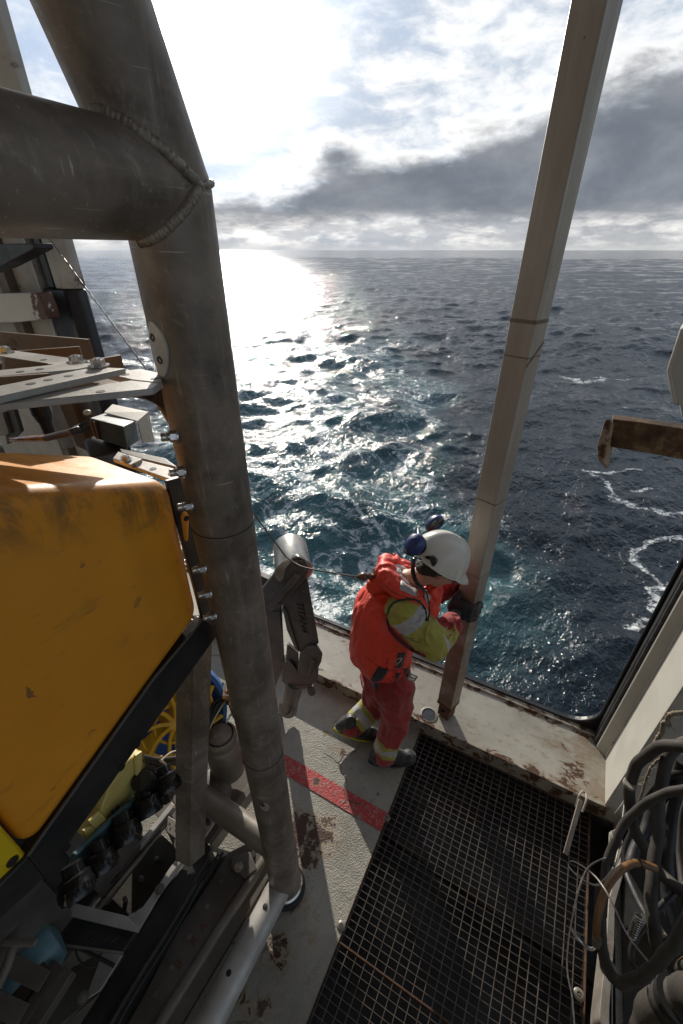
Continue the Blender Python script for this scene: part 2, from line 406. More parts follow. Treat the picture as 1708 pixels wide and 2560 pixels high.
def deck_paint(name, red=False):
    m, N = material(name)
    n = N.noise(N.pos, 2.2, 8, .6, .2); n2 = N.noise(N.pos, 16, 8, .7, .3)
    wp = N.mix(.06, N.pos, N.noisec(N.pos, 14, 6), 'ADD'); wp = N.vm('SUBTRACT', wp, (.03, .03, .03))
    grit = N.noise(N.pos, 85, 5, .62); grit2 = N.voro(wp, 48); blis = N.voro(N.pos, 120)
    col = N.mix(N.ss(n, .3, .7), (.37, .345, .29), (.265, .25, .21))
    col = N.mix(N.m('MULTIPLY', N.ss(n2, .5, .72), .55), col, (.18, .17, .145))
    col = N.mix(N.m('MULTIPLY', N.ss(grit, .46, .30), .45), col, (.13, .125, .105))
    if red:
        keep = N.ss(N.m('ADD', N.m('MULTIPLY', grit, .8), N.m('MULTIPLY', n2, .55)), .585, .66)
        col = N.mix(N.m('MULTIPLY', keep, -1), col, col)
        col = N.mix(N.m('SUBTRACT', 1.0, N.ss(N.m('ADD', N.m('MULTIPLY', grit, .8), N.m('MULTIPLY', n2, .6)), .72, .86)), col, N.mix(n, (.50, .035, .035), (.38, .03, .03)))
    # flaked rust patches where they lie on the deck
    spots = [(735, 2085, .17, 1.1), (800, 2085, .14, 1.05), (710, 2150, .11, .95), (770, 2140, .10, 1.0), (690, 2370, .10, .9), (640, 2520, .08, .8), (790, 1955, .035, 1.1), (860, 1880, .05, .7), (840, 1870, .04, .6), (610, 2480, .06, .6), (780, 2340, .05, .8), (640, 1960, .08, .4), (820, 1830, .05, .5), (740, 2260, .14, .55), (560, 1760, .1, .3)]
    acc = None
    for (a, b, r, s_) in spots:
        c = PZ(a, b, 0); d_ = N.vm('DISTANCE', N.pos, (c.x, c.y, 0))
        v = N.m('MULTIPLY', N.ss(d_, r * 1.5, 0.0), s_)
        acc = v if acc is None else N.m('MAXIMUM', acc, v)
    k = N.m('ADD', N.m('MULTIPLY', acc, .34), n2)
    rm = N.ss(k, .735, .765)
    halo = N.ss(k, .60, .74)
    col = N.mix(N.m('MULTIPLY', halo, .6), col, (.33, .22, .12))
    col = N.mix(rm, col, N.mix(N.noise(N.pos, 60, 5), (.016, .008, .006), (.11, .045, .02)))
    # cracks in the paint
    ck = N.m('MULTIPLY', N.ss(N.voro(wp, 3.1, 'DISTANCE_TO_EDGE'), .022, .008), N.ss(N.noise(N.pos, 1.9, 2), .54, .62))
    col = N.mix(N.m('MULTIPLY', ck, .75), col, (.06, .045, .03))
    h = N.m('ADD', N.m('ADD', N.m('MULTIPLY', grit, 1.0), N.m('MULTIPLY', N.ss(blis, .5, .2), .35)), N.m('ADD', N.m('MULTIPLY', rm, -1.0), N.m('MULTIPLY', n2, .8)))
    h = N.m('ADD', N.m('MULTIPLY', h, N.lin(n, .35, .65, .45, 1.0)), N.m('MULTIPLY', ck, -.7))
    wet = N.ss(N.noise(N.pos, 3.4, 7, .68, .6), .52, .64); col = N.mix(N.m('MULTIPLY', wet, .38), col, (.17, .155, .125))
    setp(N, col, N.lin(n2, .3, .7, .42, .68), 0, N.bump(h, .75, .008))
    return m

SILL_IN, SILL_OUT, SILL_H = 1.872, 2.37, .13
PIT = (-.345, .90, -.9, 1.868)  # pit runs on past the grating; the open gap stands in for shade
GRATE_X1 = .805               # x0, x1, y0, y1 of the grated pit
SEA = -3.2

# ------------------------------------------------------------------ deck, stripe, hangar shell
def build_deck():
    mb = MB(); x0, x1, y0, y1 = PIT; X0, X1, Y0, Y1 = -8, 4, -5, SILL_IN
    def quad(a, b, c, d): mb.poly([(a, c, 0), (b, c, 0), (b, d, 0), (a, d, 0)])
    quad(X0, x0, Y0, Y1); quad(x1, X1, Y0, Y1); quad(x0, x1, Y0, y0); quad(x0, x1, y1, Y1)
    bmesh.ops.remove_doubles(mb.bm, verts=mb.bm.verts[:], dist=1e-5)
    o = mb.build('deck', deck_paint('deck_paint')); o['kind'] = 'structure'
    p = MB(); D = -.34
    p.poly([(x0, y0, D), (x1, y0, D), (x1, y1, D), (x0, y1, D)])
    for a, b in (((x0, y0), (x1, y0)), ((x1, y0), (x1, y1)), ((x1, y1), (x0, y1)), ((x0, y1), (x0, y0))):
        p.poly([(*a, D), (*b, D), (*b, -.002), (*a, -.002)])
    o = p.build('pit_floor', worn('pit_sun_patches', (.012, .012, .012), (.075, .08, .085), .6, 0, 1.6, .4, 50, rust=(.07, .035, .015), rust_amt=.6)); o['kind'] = 'structure'  # pale blotches put sun patches into the floor colour, besides real rust
    s = MB(); ya, yb = PZ(825, 2003, 0).y, PZ(825, 1951, 0).y
    s.poly([(-6, ya, .004), (x0, ya, .004), (x0, yb, .004), (-6, yb, .004)])
    o = s.build('deck_stripe', deck_paint('red_stripe_paint', True)); o['kind'] = 'structure'
build_deck()

def build_shell():
    # the side shell with the rounded lower corners of the opening, seen from inside
    mb = MB(); XL, XR, ZB, ZT, r = -3.62, .742, .135, 5.0, .20
    def arc(cx, cz, a0, a1, n=8): return [(cx + r * math.cos(R(a0 + (a1 - a0) * k / n)), cz + r * math.sin(R(a0 + (a1 - a0) * k / n))) for k in range(n + 1)]
    inner = arc(XR - r, ZB + r, 0, -90) + arc(XL + r, ZB + r, -90, -180) + [(XL, ZT), (XR, ZT)]
    outer = []
    n = len(inner)
    y0, y1 = 2.37, 2.41
    def outpt(p):
        x, z = p
        if z >= ZT - .01: return (x + (3.5 if x > -1 else -3.5), 9.0)
        if x > XR - r - .001: return (XR + 3.5, z if z > ZB + r - .001 else SEA - 1)
        if x < XL + r + .001: return (XL - 3.5, z if z > ZB + r - .001 else SEA - 1)
        return (x, SEA - 1)
    fr = [mb.bm.verts.new((x, y0, z)) for x, z in inner]; bk = [mb.bm.verts.new((x, y1, z)) for x, z in inner]
    ob = [mb.bm.verts.new((outpt(p)[0], y0, outpt(p)[1])) for p in inner]
    for i in range(n):
        j = (i + 1) % n
        mb.bm.faces.new((fr[i], fr[j], bk[j], bk[i])); mb.bm.faces.new((fr[i], ob[i], ob[j], fr[j]))
    bmesh.ops.remove_doubles(mb.bm, verts=mb.bm.verts[:], dist=1e-5)
    h = thing('hull_side', 'black painted ship side with a round cornered opening over the sea', 'ship side', (0, 2.37, 0))
    mb.build('shell_plate', hull_black, h)
    # rolled lip round the edge
    lip = [Vector((x, 2.375, z)) for x, z in ([(XR, 5.0)] + [(XR, 2.5)] + inner[:18] + [(XL, 2.5), (XL, 5.0)])]
    MB().tube(lip, .011, 10).build('rolled_lip', hull_black, h, True)
    return h
build_shell()

def build_sill():
    h = thing('door_sill', 'cream painted steel sill streaked with rust along the deck edge', 'sill', (-1.2, 2.1, 0))
    prof = [(SILL_IN, 0.0), (SILL_IN, SILL_H - .012), (SILL_IN - .012, SILL_H - .006), (SILL_IN - .010, SILL_H + .004), (SILL_IN + .03, SILL_H), (2.15, SILL_H - .004), (2.30, SILL_H - .002), (2.368, SILL_H + .004), (2.368, -.4), (SILL_IN + .3, -.4)]
    mb = MB(); n = 90; xs = [-3.9 + (.845 + 3.9) * k / n for k in range(n + 1)]; rings = []
    for x in xs:
        rings.append([mb.bm.verts.new((x, y + .0035 * mnoise.noise(Vector((x * 2.3, i, 0))), z + .003 * mnoise.noise(Vector((x * 3., i * 3., 5))))) for i, (y, z) in enumerate(prof)])
    for a, c in zip(rings, rings[1:]):
        for i in range(len(prof) - 1): mb.bm.faces.new((a[i], a[i + 1], c[i + 1], c[i]))
    mb.build('sill_plate', sill_paint(), h, True)
    # worn weld bead along the outer edge
    MB().tube([Vector((x, 2.325 + .004 * mnoise.noise(Vector((x * 9, 0, 1))), SILL_H + .002)) for x in xs], .011, 8).build('weld_seam', sill_paint(), h, True)
    # socket of the removable post: a raised ring with a dark bore
    c = PZ(1072, 1787, SILL_H)
    mb = MB(); mb.lathe((c.x, c.y, SILL_H - .004), (0, 0, 1), [(.064, 0), (.062, .008), (.050, .011), (.047, -.001), (.0, -.0015)], 28)
    mb.build('post_socket', sill_paint(), h, True)
    MB().lathe((c.x, c.y, SILL_H + .0005), (0, 0, 1), [(.0465, 0), (.0465, .0018), (.0, .002)], 28).build('socket_bore', worn('socket_dark', (.03, .034, .042), (.045, .048, .055), .3), h)
build_sill()

def build_jamb():
    h = thing('door_jamb', 'cream steel jamb with a sunlit face beside the coiled hoses', 'door frame', (.95, 2.1, 0))
    pf = [(.815, 1.872), (.820, 2.203), (.762, 2.242), (.768, 2.30), (1.25, 2.30), (1.25, 1.872)]
    MB().prism([(x, y, .0) for x, y in pf], (0, 0, 5.2)).build('jamb_box', white_clean, h, bevel=.006)
    # black rubber seal between shell and jamb face
    MB().bar((.772, 2.336, .13), (.772, 2.336, 5.2), .045, .06, (0, 1, 0)).build('rubber_seal', rubber, h, bevel=.012)
    MB().tube([(.757, 2.278, .13 + .05 * k + 0) for k in range(0, 100)], [.012 + .002 * mnoise.noise(Vector((k * .7, 0, 0))) for k in range(100)], 10).build('seal_bead', worn('perished_rubber', (.07, .068, .07), (.02, .02, .02), .6, 0, 30, .4, 120), h, True)
    # weld seams on the face
    MB().tube([(.818, 2.203, .13 + .06 * k) for k in range(0, 84)], .005, 6).build('weld_seam', white_rusty, h, True)
build_jamb()

def wall(name, label, pts, vec, mat, cat='wall'):
    o = MB().prism(pts, vec).build(name, mat); return tag(o, label, cat)
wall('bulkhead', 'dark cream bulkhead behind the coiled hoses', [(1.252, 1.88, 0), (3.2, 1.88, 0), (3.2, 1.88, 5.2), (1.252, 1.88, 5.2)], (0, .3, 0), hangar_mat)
hangar_fill = worn('hangar_fill', (.62, .55, .47), (.55, .48, .40), .6, 0, 2, .1, 40)  # for the unseen wall and roof, added and tinted to set fill light
wall('unseen_hangar_wall', 'unseen cream wall added across the deck to bounce light', [(-8, -5, 0), (4, -5, 0), (4, -5, 5.6), (-8, -5, 5.6)], (0, -.2, 0), hangar_fill)
wall('unseen_hangar_roof', 'unseen cream roof added high over the deck to shape the light', [(-8.2, -5.2, 5.6), (4.2, -5.2, 5.6), (4.2, 1.6, 5.6), (-8.2, 1.6, 5.6)], (0, 0, .2), hangar_fill, 'roof')

# ------------------------------------------------------------------ sea
def build_sea():
    rng = np.random.default_rng(5)
    ncol = 860
    az = np.radians(np.linspace(-104, 62, ncol))        # from outboard, positive to the right
    rr = [2.1]
    while rr[-1] < 30000:
        r = rr[-1]; rr.append(r + (max(.042, .0068 * r) if r < 70 else (.0095 if r < 450 else .022) * r))
    rr = np.array(rr); nr = len(rr)
    AZ, RR = np.meshgrid(az, rr); X = RR * np.sin(AZ); Y = RR * np.cos(AZ)
    dr = np.gradient(rr)[:, None] * np.ones((1, ncol)); da = RR * (az[1] - az[0]); cell = np.maximum(dr, da)
    Z = np.zeros_like(X); DX = np.zeros_like(X); DY = np.zeros_like(X)
    f = -math.sin(YAW) * X + math.cos(YAW) * Y; l = math.cos(YAW) * X + math.sin(YAW) * Y   # ahead / to the right of the opening's middle
    def sm(v, a, b): t = np.clip((v - a) / (b - a), 0, 1); return t * t * (3 - 2 * t)
    wobble = .8 * np.sin(f * .35) + .5 * np.sin(f * .9 + 1)
    wake = sm(l, -9, -4) * (1 - sm(l, 1.8 + .06 * f + wobble, 4.0 + .10 * f + wobble)) * sm(f, 3, 8) * (1 - sm(f, 26, 46))
    def waves(n, lmin, lmax, slope, main, spread, env=1.0):
        nonlocal Z, DX, DY
        for i in range(n):
            L = lmin * (lmax / lmin) ** ((i + rng.random()) / n); k = 2 * math.pi / L
            th = main + rng.normal() * spread; kx, ky = k * math.sin(th), k * math.cos(th)
            a = slope * (.6 + .8 * rng.random()) / k
            att = np.clip((L / cell - 1.5) / 1.6, 0, 1) * env
            ph = kx * X + ky * Y + rng.random() * 6.28
            Z += a * att * np.cos(ph); q = .75 * a * att * np.sin(ph); DX -= q * math.sin(th); DY -= q * math.cos(th)
    calm = 1 - .45 * sm(l, 2.5, 6) * (1 - sm(f, 14, 34))
    waves(40, .7, 5, .036, math.radians(-20), .55, calm); waves(20, .7, 4, .034, math.radians(-85), .5, calm); waves(24, 6, 34, .018, math.radians(-26), .5)
    waves(30, .28, 1.3, .024, math.radians(-50), .5, calm)
    waves(26, 1.0, 6.5, .036, math.radians(-100), 1.6, wake)
    # a standing hump where the wash of the ship meets the swell
    for (cf, cl, sf, sl, h_) in ((21, -.8, 2.0, 1.4, .50), (13, -2.2, 1.6, 2.6, .32), (30, 1.5, 2.2, 3.5, .42), (10.5, 1.2, 1.2, 1.8, .22), (17, 2.2, 1.5, 2.5, .25), (26, -4.5, 2, 3, .4)):
        Z += .8 * h_ * np.exp(-((f - cf) / sf) ** 2 - ((l - cl) / sl) ** 2)
    co = np.stack([X + DX, Y + DY, Z + SEA], -1).reshape(-1, 3)
    me = bpy.data.meshes.new('sea')
    idx = np.arange(nr * ncol).reshape(nr, ncol)
    q = np.stack([idx[:-1, :-1], idx[:-1, 1:], idx[1:, 1:], idx[1:, :-1]], -1).reshape(-1, 4)
    me.vertices.add(len(co)); me.vertices.foreach_set('co', co.ravel())
    me.loops.add(q.size); me.loops.foreach_set('vertex_index', q.ravel().astype(np.int32))
    me.polygons.add(len(q)); me.polygons.foreach_set('loop_start', np.arange(0, q.size, 4, dtype=np.int32))
    me.polygons.foreach_set('loop_total', np.full(len(q), 4, np.int32)); me.polygons.foreach_set('use_smooth', np.ones(len(q), bool))
    me.update(); me.validate()
    def att(name, arr):
        a = me.attributes.new(name, 'FLOAT', 'POINT'); a.data.foreach_set('value', arr.ravel().astype(np.float32))
    att('wake', wake)
    foam = np.zeros_like(X)
    XW = X + .22 * np.sin(Y * 1.7 + X * .6) + .12 * np.sin(Y * 4.1 - X * 2.3 + 1) + .06 * np.sin(Y * 9.3 + X * 5.1); YW = Y + .22 * np.sin(X * 1.5 - Y * .7 + 2) + .12 * np.sin(X * 4.4 + Y * 2.0) + .06 * np.sin(X * 8.7 - Y * 6.3)
    def streak(pts, w, s_=1.0):
        P = spline([PZ(a, b, SEA) for a, b in pts], 4); best = np.full(X.shape, 1e9)
        for p, q in zip(P, P[1:]):
            dx, dy = q.x - p.x, q.y - p.y; t = np.clip(((XW - p.x) * dx + (YW - p.y) * dy) / (dx * dx + dy * dy), 0, 1)
            best = np.minimum(best, np.hypot(XW - p.x - t * dx, YW - p.y - t * dy))
        np.maximum(foam, s_ * np.exp(-(best / (w * .85)) ** 2), out=foam)
    streak([(1720, 1335), (1670, 1345), (1635, 1370), (1618, 1400), (1628, 1432), (1645, 1447), (1672, 1440)], .14)
    streak([(1640, 1447), (1622, 1462), (1626, 1490), (1608, 1522), (1590, 1560)], .15)
    streak([(1478, 1185), (1510, 1200), (1532, 1238), (1562, 1258), (1610, 1268), (1660, 1292), (1720, 1302)], .17, .92)
    streak([(1505, 1190), (1550, 1182), (1585, 1168)], .14, .9); streak([(1590, 1215), (1640, 1220)], .15, .8); streak([(1560, 1110), (1620, 1105), (1708, 1130)], .3, .6)
    streak([(860, 1235), (905, 1272), (930, 1305), (958, 1330), (922, 1388), (900, 1430)], .20, .95); streak([(1066, 1195), (1058, 1250), (1046, 1310)], .22, .95)
    streak([(1020, 1160), (1060, 1195), (1100, 1215)], .3, .7); streak([(1410, 932), (1450, 943), (1500, 940)], .5, 1.); streak([(1500, 930), (1560, 940)], .4, .8)
    streak([(835, 1000), (815, 1030), (803, 1075), (806, 1110), (830, 1150)], .55, 1.); streak([(760, 1225), (800, 1195), (850, 1160), (900, 1120)], .35, .85); streak([(700, 1290), (740, 1250), (790, 1210)], .3, .8)
    streak([(745, 1500), (800, 1555), (860, 1590), (900, 1610)], .45, 1.); streak([(770, 1430), (810, 1490), (850, 1540)], .5, .8); streak([(980, 1330), (940, 1380), (915, 1440)], .2, .8)
    streak([(880, 860), (930, 880), (990, 860)], 1.2, .7); streak([(1010, 1010), (1060, 1030), (1110, 1075)], .7, .7); streak([(250, 905), (320, 900)], 2.0, .8); streak([(1180, 1390), (1240, 1330), (1260, 1300)], .12, .6)
    foam = np.maximum(foam, .40 * wake)
    att('foam', foam)
    o = link('sea', me); o['kind'] = 'structure'
    m, N = material('sea_water')
    p = N.pos; wk = N.attr('wake')[2]; fm = N.attr('foam')[2]
    wp = N.mix(.9, p, N.noisec(p, .9, 4), 'ADD')
    wp2 = N.mix(.35, p, N.noisec(p, 2.5, 3), 'ADD')
    # drawn-out foam threads: ridges of warped noise
    r1 = N.m('ABSOLUTE', N.m('SUBTRACT', N.noise(N.mapping(wp, rot=(0, 0, R(40)), scale=(.55, 1.1, 1)), .62, 5, .6, .8), .5))
    r2 = N.m('ABSOLUTE', N.m('SUBTRACT', N.noise(wp2, 1.9, 4, .6, .5), .5))
    lace = N.noise(p, 9, 5, .7)
    thread = N.m('MULTIPLY', N.ss(r1, .030, .004), N.ss(lace, .38, .60))
    thread2 = N.m('MULTIPLY', N.ss(r2, .040, .006), N.ss(lace, .44, .62))
    blot = N.ss(N.m('ADD', N.noise(wp2, 1.6, 6, .7), N.m('MULTIPLY', lace, .35)), .74, .86)
    strk = N.m('MULTIPLY', N.ss(N.m('ADD', N.m('MULTIPLY', N.m('MINIMUM', fm, .8), .55), N.m('MULTIPLY', N.noise(wp2, 4.2, 7, .72, .4), .95)), .80, .98), N.ss(lace, .34, .58))
    foamv = N.m('MAXIMUM', N.m('MAXIMUM', N.m('MULTIPLY', thread, N.ss(fm, .12, .55)), strk), N.m('MAXIMUM', N.m('MULTIPLY', thread2, N.ss(fm, .35, .8)), N.m('MULTIPLY', blot, N.ss(fm, .40, .9))))
    deep = N.mix(N.noise(p, .12, 3), (.004, .0085, .014), (.006, .014, .022))
    teal = N.mix(N.noise(wp, .45, 4), (.022, .078, .090), (.056, .140, .148))
    milky = N.m('MULTIPLY', wk, N.ss(N.noise(wp, .30, 4, .6), .22, .55))
    col = N.mix(milky, deep, teal)
    col = N.mix(N.m('MULTIPLY', foamv, .9), col, (.72, .74, .74))
    # ripples too fine for the mesh
    b1 = N.noise(N.mapping(wp2, rot=(0, 0, R(-45)), scale=(1, .62, 1)), 3.2, 4, .58, .2)
    b2 = N.noise(N.mapping(wp2, rot=(0, 0, R(-30)), scale=(1, .5, 1)), 13., 4, .6, .2)
    b3 = N.noise(N.mapping(p, rot=(0, 0, R(-50)), scale=(1, .6, 1)), .8, 5, .6)
    n_ = N.bump(b3, .46, .85); n_ = N.bump(b1, .58, .18, n_); n_ = N.bump(b2, .60, .042, n_)
    setp(N, col, N.lin(foamv, 0, 1, .08, .75), 0, n_, IOR=1.333)
    me.materials.append(m)
build_sea()

# ------------------------------------------------------------------ underwater vehicle
def plate(pts, t, mb=None):
    """flat plate through pts with thickness t (away from the eye)"""
    mb = mb or MB(); pts = [Vector(p) for p in pts]; n = Vector((0, 0, 0))
    for i in range(len(pts)): n += (pts[i] - pts[0]).cross(pts[(i + 1) % len(pts)] - pts[0])
    n.normalize()
    if n.dot(EYE - pts[0]) > 0: n = -n
    return mb.prism(pts, n * t)
def c7(x, y): return (x * .44643, 1700 + y * .44643)
def cT(x, y): return (x / 3.336, 850 + y / 3.336)
def c5(x, y): return (500 + x / 3.3575, 1200 + y / 3.3575)
def hexbolt(mb, p, d, r=.011, h=.008, washer=True):
    p = Vector(p); d = Vector(d).normalized(); n = d.orthogonal().normalized(); b = d.cross(n)
    if washer: mb.lathe(p, d, [(r * 1.45, 0), (r * 1.45, .0025)], 18); p = p + d * .0026
    mb.prism([p + (n * math.cos(R(60 * k)) + b * math.sin(R(60 * k))) * r for k in range(6)], d * h)
    mb.lathe(p + d * (h - .001), d, [(r * .55, 0), (r * .5, h * .3), (0.001, h * .32)], 12)

def yellow_mat():
    m, N = material('float_orange')
    n = N.noise(N.pos, 3.0, 6, .6); n2 = N.noise(N.mapping(N.pos, scale=(1, 1, .5)), 14, 7, .7, .4); n3 = N.noise(N.pos, 55, 5, .7)
    col = N.mix(N.ss(n, .3, .7), (.82, .335, .024), (.72, .28, .02))
    st = N.ss(N.noise(N.mapping(N.pos, scale=(1, .9, 4.)), 6, 6, .65), .56, .74)
    col = N.mix(N.m('MULTIPLY', st, .6), col, (.30, .16, .04))
    sc = N.m('MULTIPLY', N.ss(N.noise(N.mapping(N.pos, scale=(1, .35, 1.6), rot=(R(-35), 0, 0)), 60, 4, .6), .66, .74), N.ss(n2, .45, .62))
    col = N.mix(N.m('MULTIPLY', sc, .85), col, (.13, .075, .03))
    v = N.voro(N.mix(.06, N.pos, N.noisec(N.pos, 25), 'ADD'), 9); chip = N.m('MULTIPLY', N.ss(v, .095, .07), N.ss(n, .44, .58))
    col = N.mix(N.m('MULTIPLY', chip, .85), col, (.05, .05, .052))
    # grime along the top edge
    x, y, z = N.sep(N.pos)
    lvl = N.m('ADD', z, N.m('MULTIPLY', y, .40))
    gr = N.m('MULTIPLY', N.m('MULTIPLY', N.ss(lvl, 2.60, 2.73), N.ss(lvl, 2.78, 2.74)), N.ss(n2, .42, .62))
    col = N.mix(N.m('MULTIPLY', gr, .65), col, (.075, .055, .03))
    setp(N, col, N.lin(n2, .3, .7, .30, .50), 0, N.bump(N.m('ADD', N.m('MULTIPLY', n3, .4), N.m('MULTIPLY', n, .8)), .12, .01), .5)
    return m
orange = yellow_mat()
yellow = worn('panel_yellow', (.74, .52, .015), (.68, .46, .012), .38, 0, 5, .1, 60, spots=(.10, .08, .03))
guard_yellow = worn('guard_yellow', (.70, .42, .02), (.60, .34, .02), .4, 0, 9, .1, 80)
box_yellow = worn('box_yellow', (.62, .50, .16), (.55, .43, .12), .45, 0, 9, .15, 80, scratch=(.3, .25, .1))
blue_mat = worn('nozzle_blue', (.03, .13, .36), (.02, .09, .28), .35, 0, 6, .1, 60)
cyan_mat = worn('pale_blue_paint', (.10, .20, .23), (.065, .15, .18), .4, 0, 9, .15, 60, scratch=(.45, .55, .56))
arm_mat = worn('arm_grey', (.075, .066, .058), (.12, .105, .092), .42, .2, 6, .1, 110, scratch=(.22, .19, .16))
silver = worn('drum_silver', (.40, .38, .35), (.48, .46, .42), .32, .75, 7, .06, 120)
plastic = worn('black_plastic', (.008, .008, .009), (.016, .016, .016), .22, 0, 8, .08, 60)
brown_post = worn('brown_post', (.17, .105, .05), (.12, .07, .035), .5, 0, 6, .2, 60, rust=(.06, .03, .015), rust_amt=.6)
plate_mat = worn('skid_plate', (.085, .074, .062), (.14, .124, .106), .55, .2, 5, .3, 90, rust=(.10, .05, .022), rust_amt=.66, scratch=(.3, .26, .2))
ivory = worn('bracket_ivory', (.56, .52, .45), (.50, .46, .39), .5, 0, 6, .1, 60)
engrave = worn('engraved_dark', (.012, .011, .010), (.018, .016, .014), .6)
rust_text = worn('rust_writing', (.13, .06, .03), (.09, .045, .025), .8)
lens_glass = worn('dark_glass', (.02, .022, .025), (.03, .032, .036), .08, 0, 4, .02, 20)

VEH = thing('underwater_vehicle', 'large orange and yellow underwater vehicle in a grey pipe frame on the deck', 'underwater vehicle', (-1.2, .1, 0))
XP, YP, RP = -.698, .667, .0775
PIPE_R = .0775

def text_mesh(name, body, origin, xdir, ydir, height, depth, mat, parent):
    cu = bpy.data.curves.new('t', 'FONT'); cu.body = body; cu.size = height; cu.extrude = depth; cu.align_x = 'CENTER'; cu.align_y = 'CENTER'; cu.offset = height * .012
    o = bpy.data.objects.new('t', cu); COL.objects.link(o)
    dg = bpy.context.evaluated_depsgraph_get(); dg.update()
    me = bpy.data.meshes.new_from_object(o.evaluated_get(dg)); bpy.data.objects.remove(o); bpy.data.curves.remove(cu)
    x = Vector(xdir).normalized(); y = Vector(ydir); y = (y - x * y.dot(x)).normalized(); z = x.cross(y)
    M = Matrix((x, y, z)).transposed().to_4x4(); M.translation = Vector(origin); me.transform(M); me.materials.clear()
    return link(name, me, mat, parent)

def pipe_z(px, py):                    # height on the upright pipe's axis plane
    r = ray(px, py); k = math.hypot(XP, YP) / math.hypot(r.x, r.y); return CAM_H + r.z * k

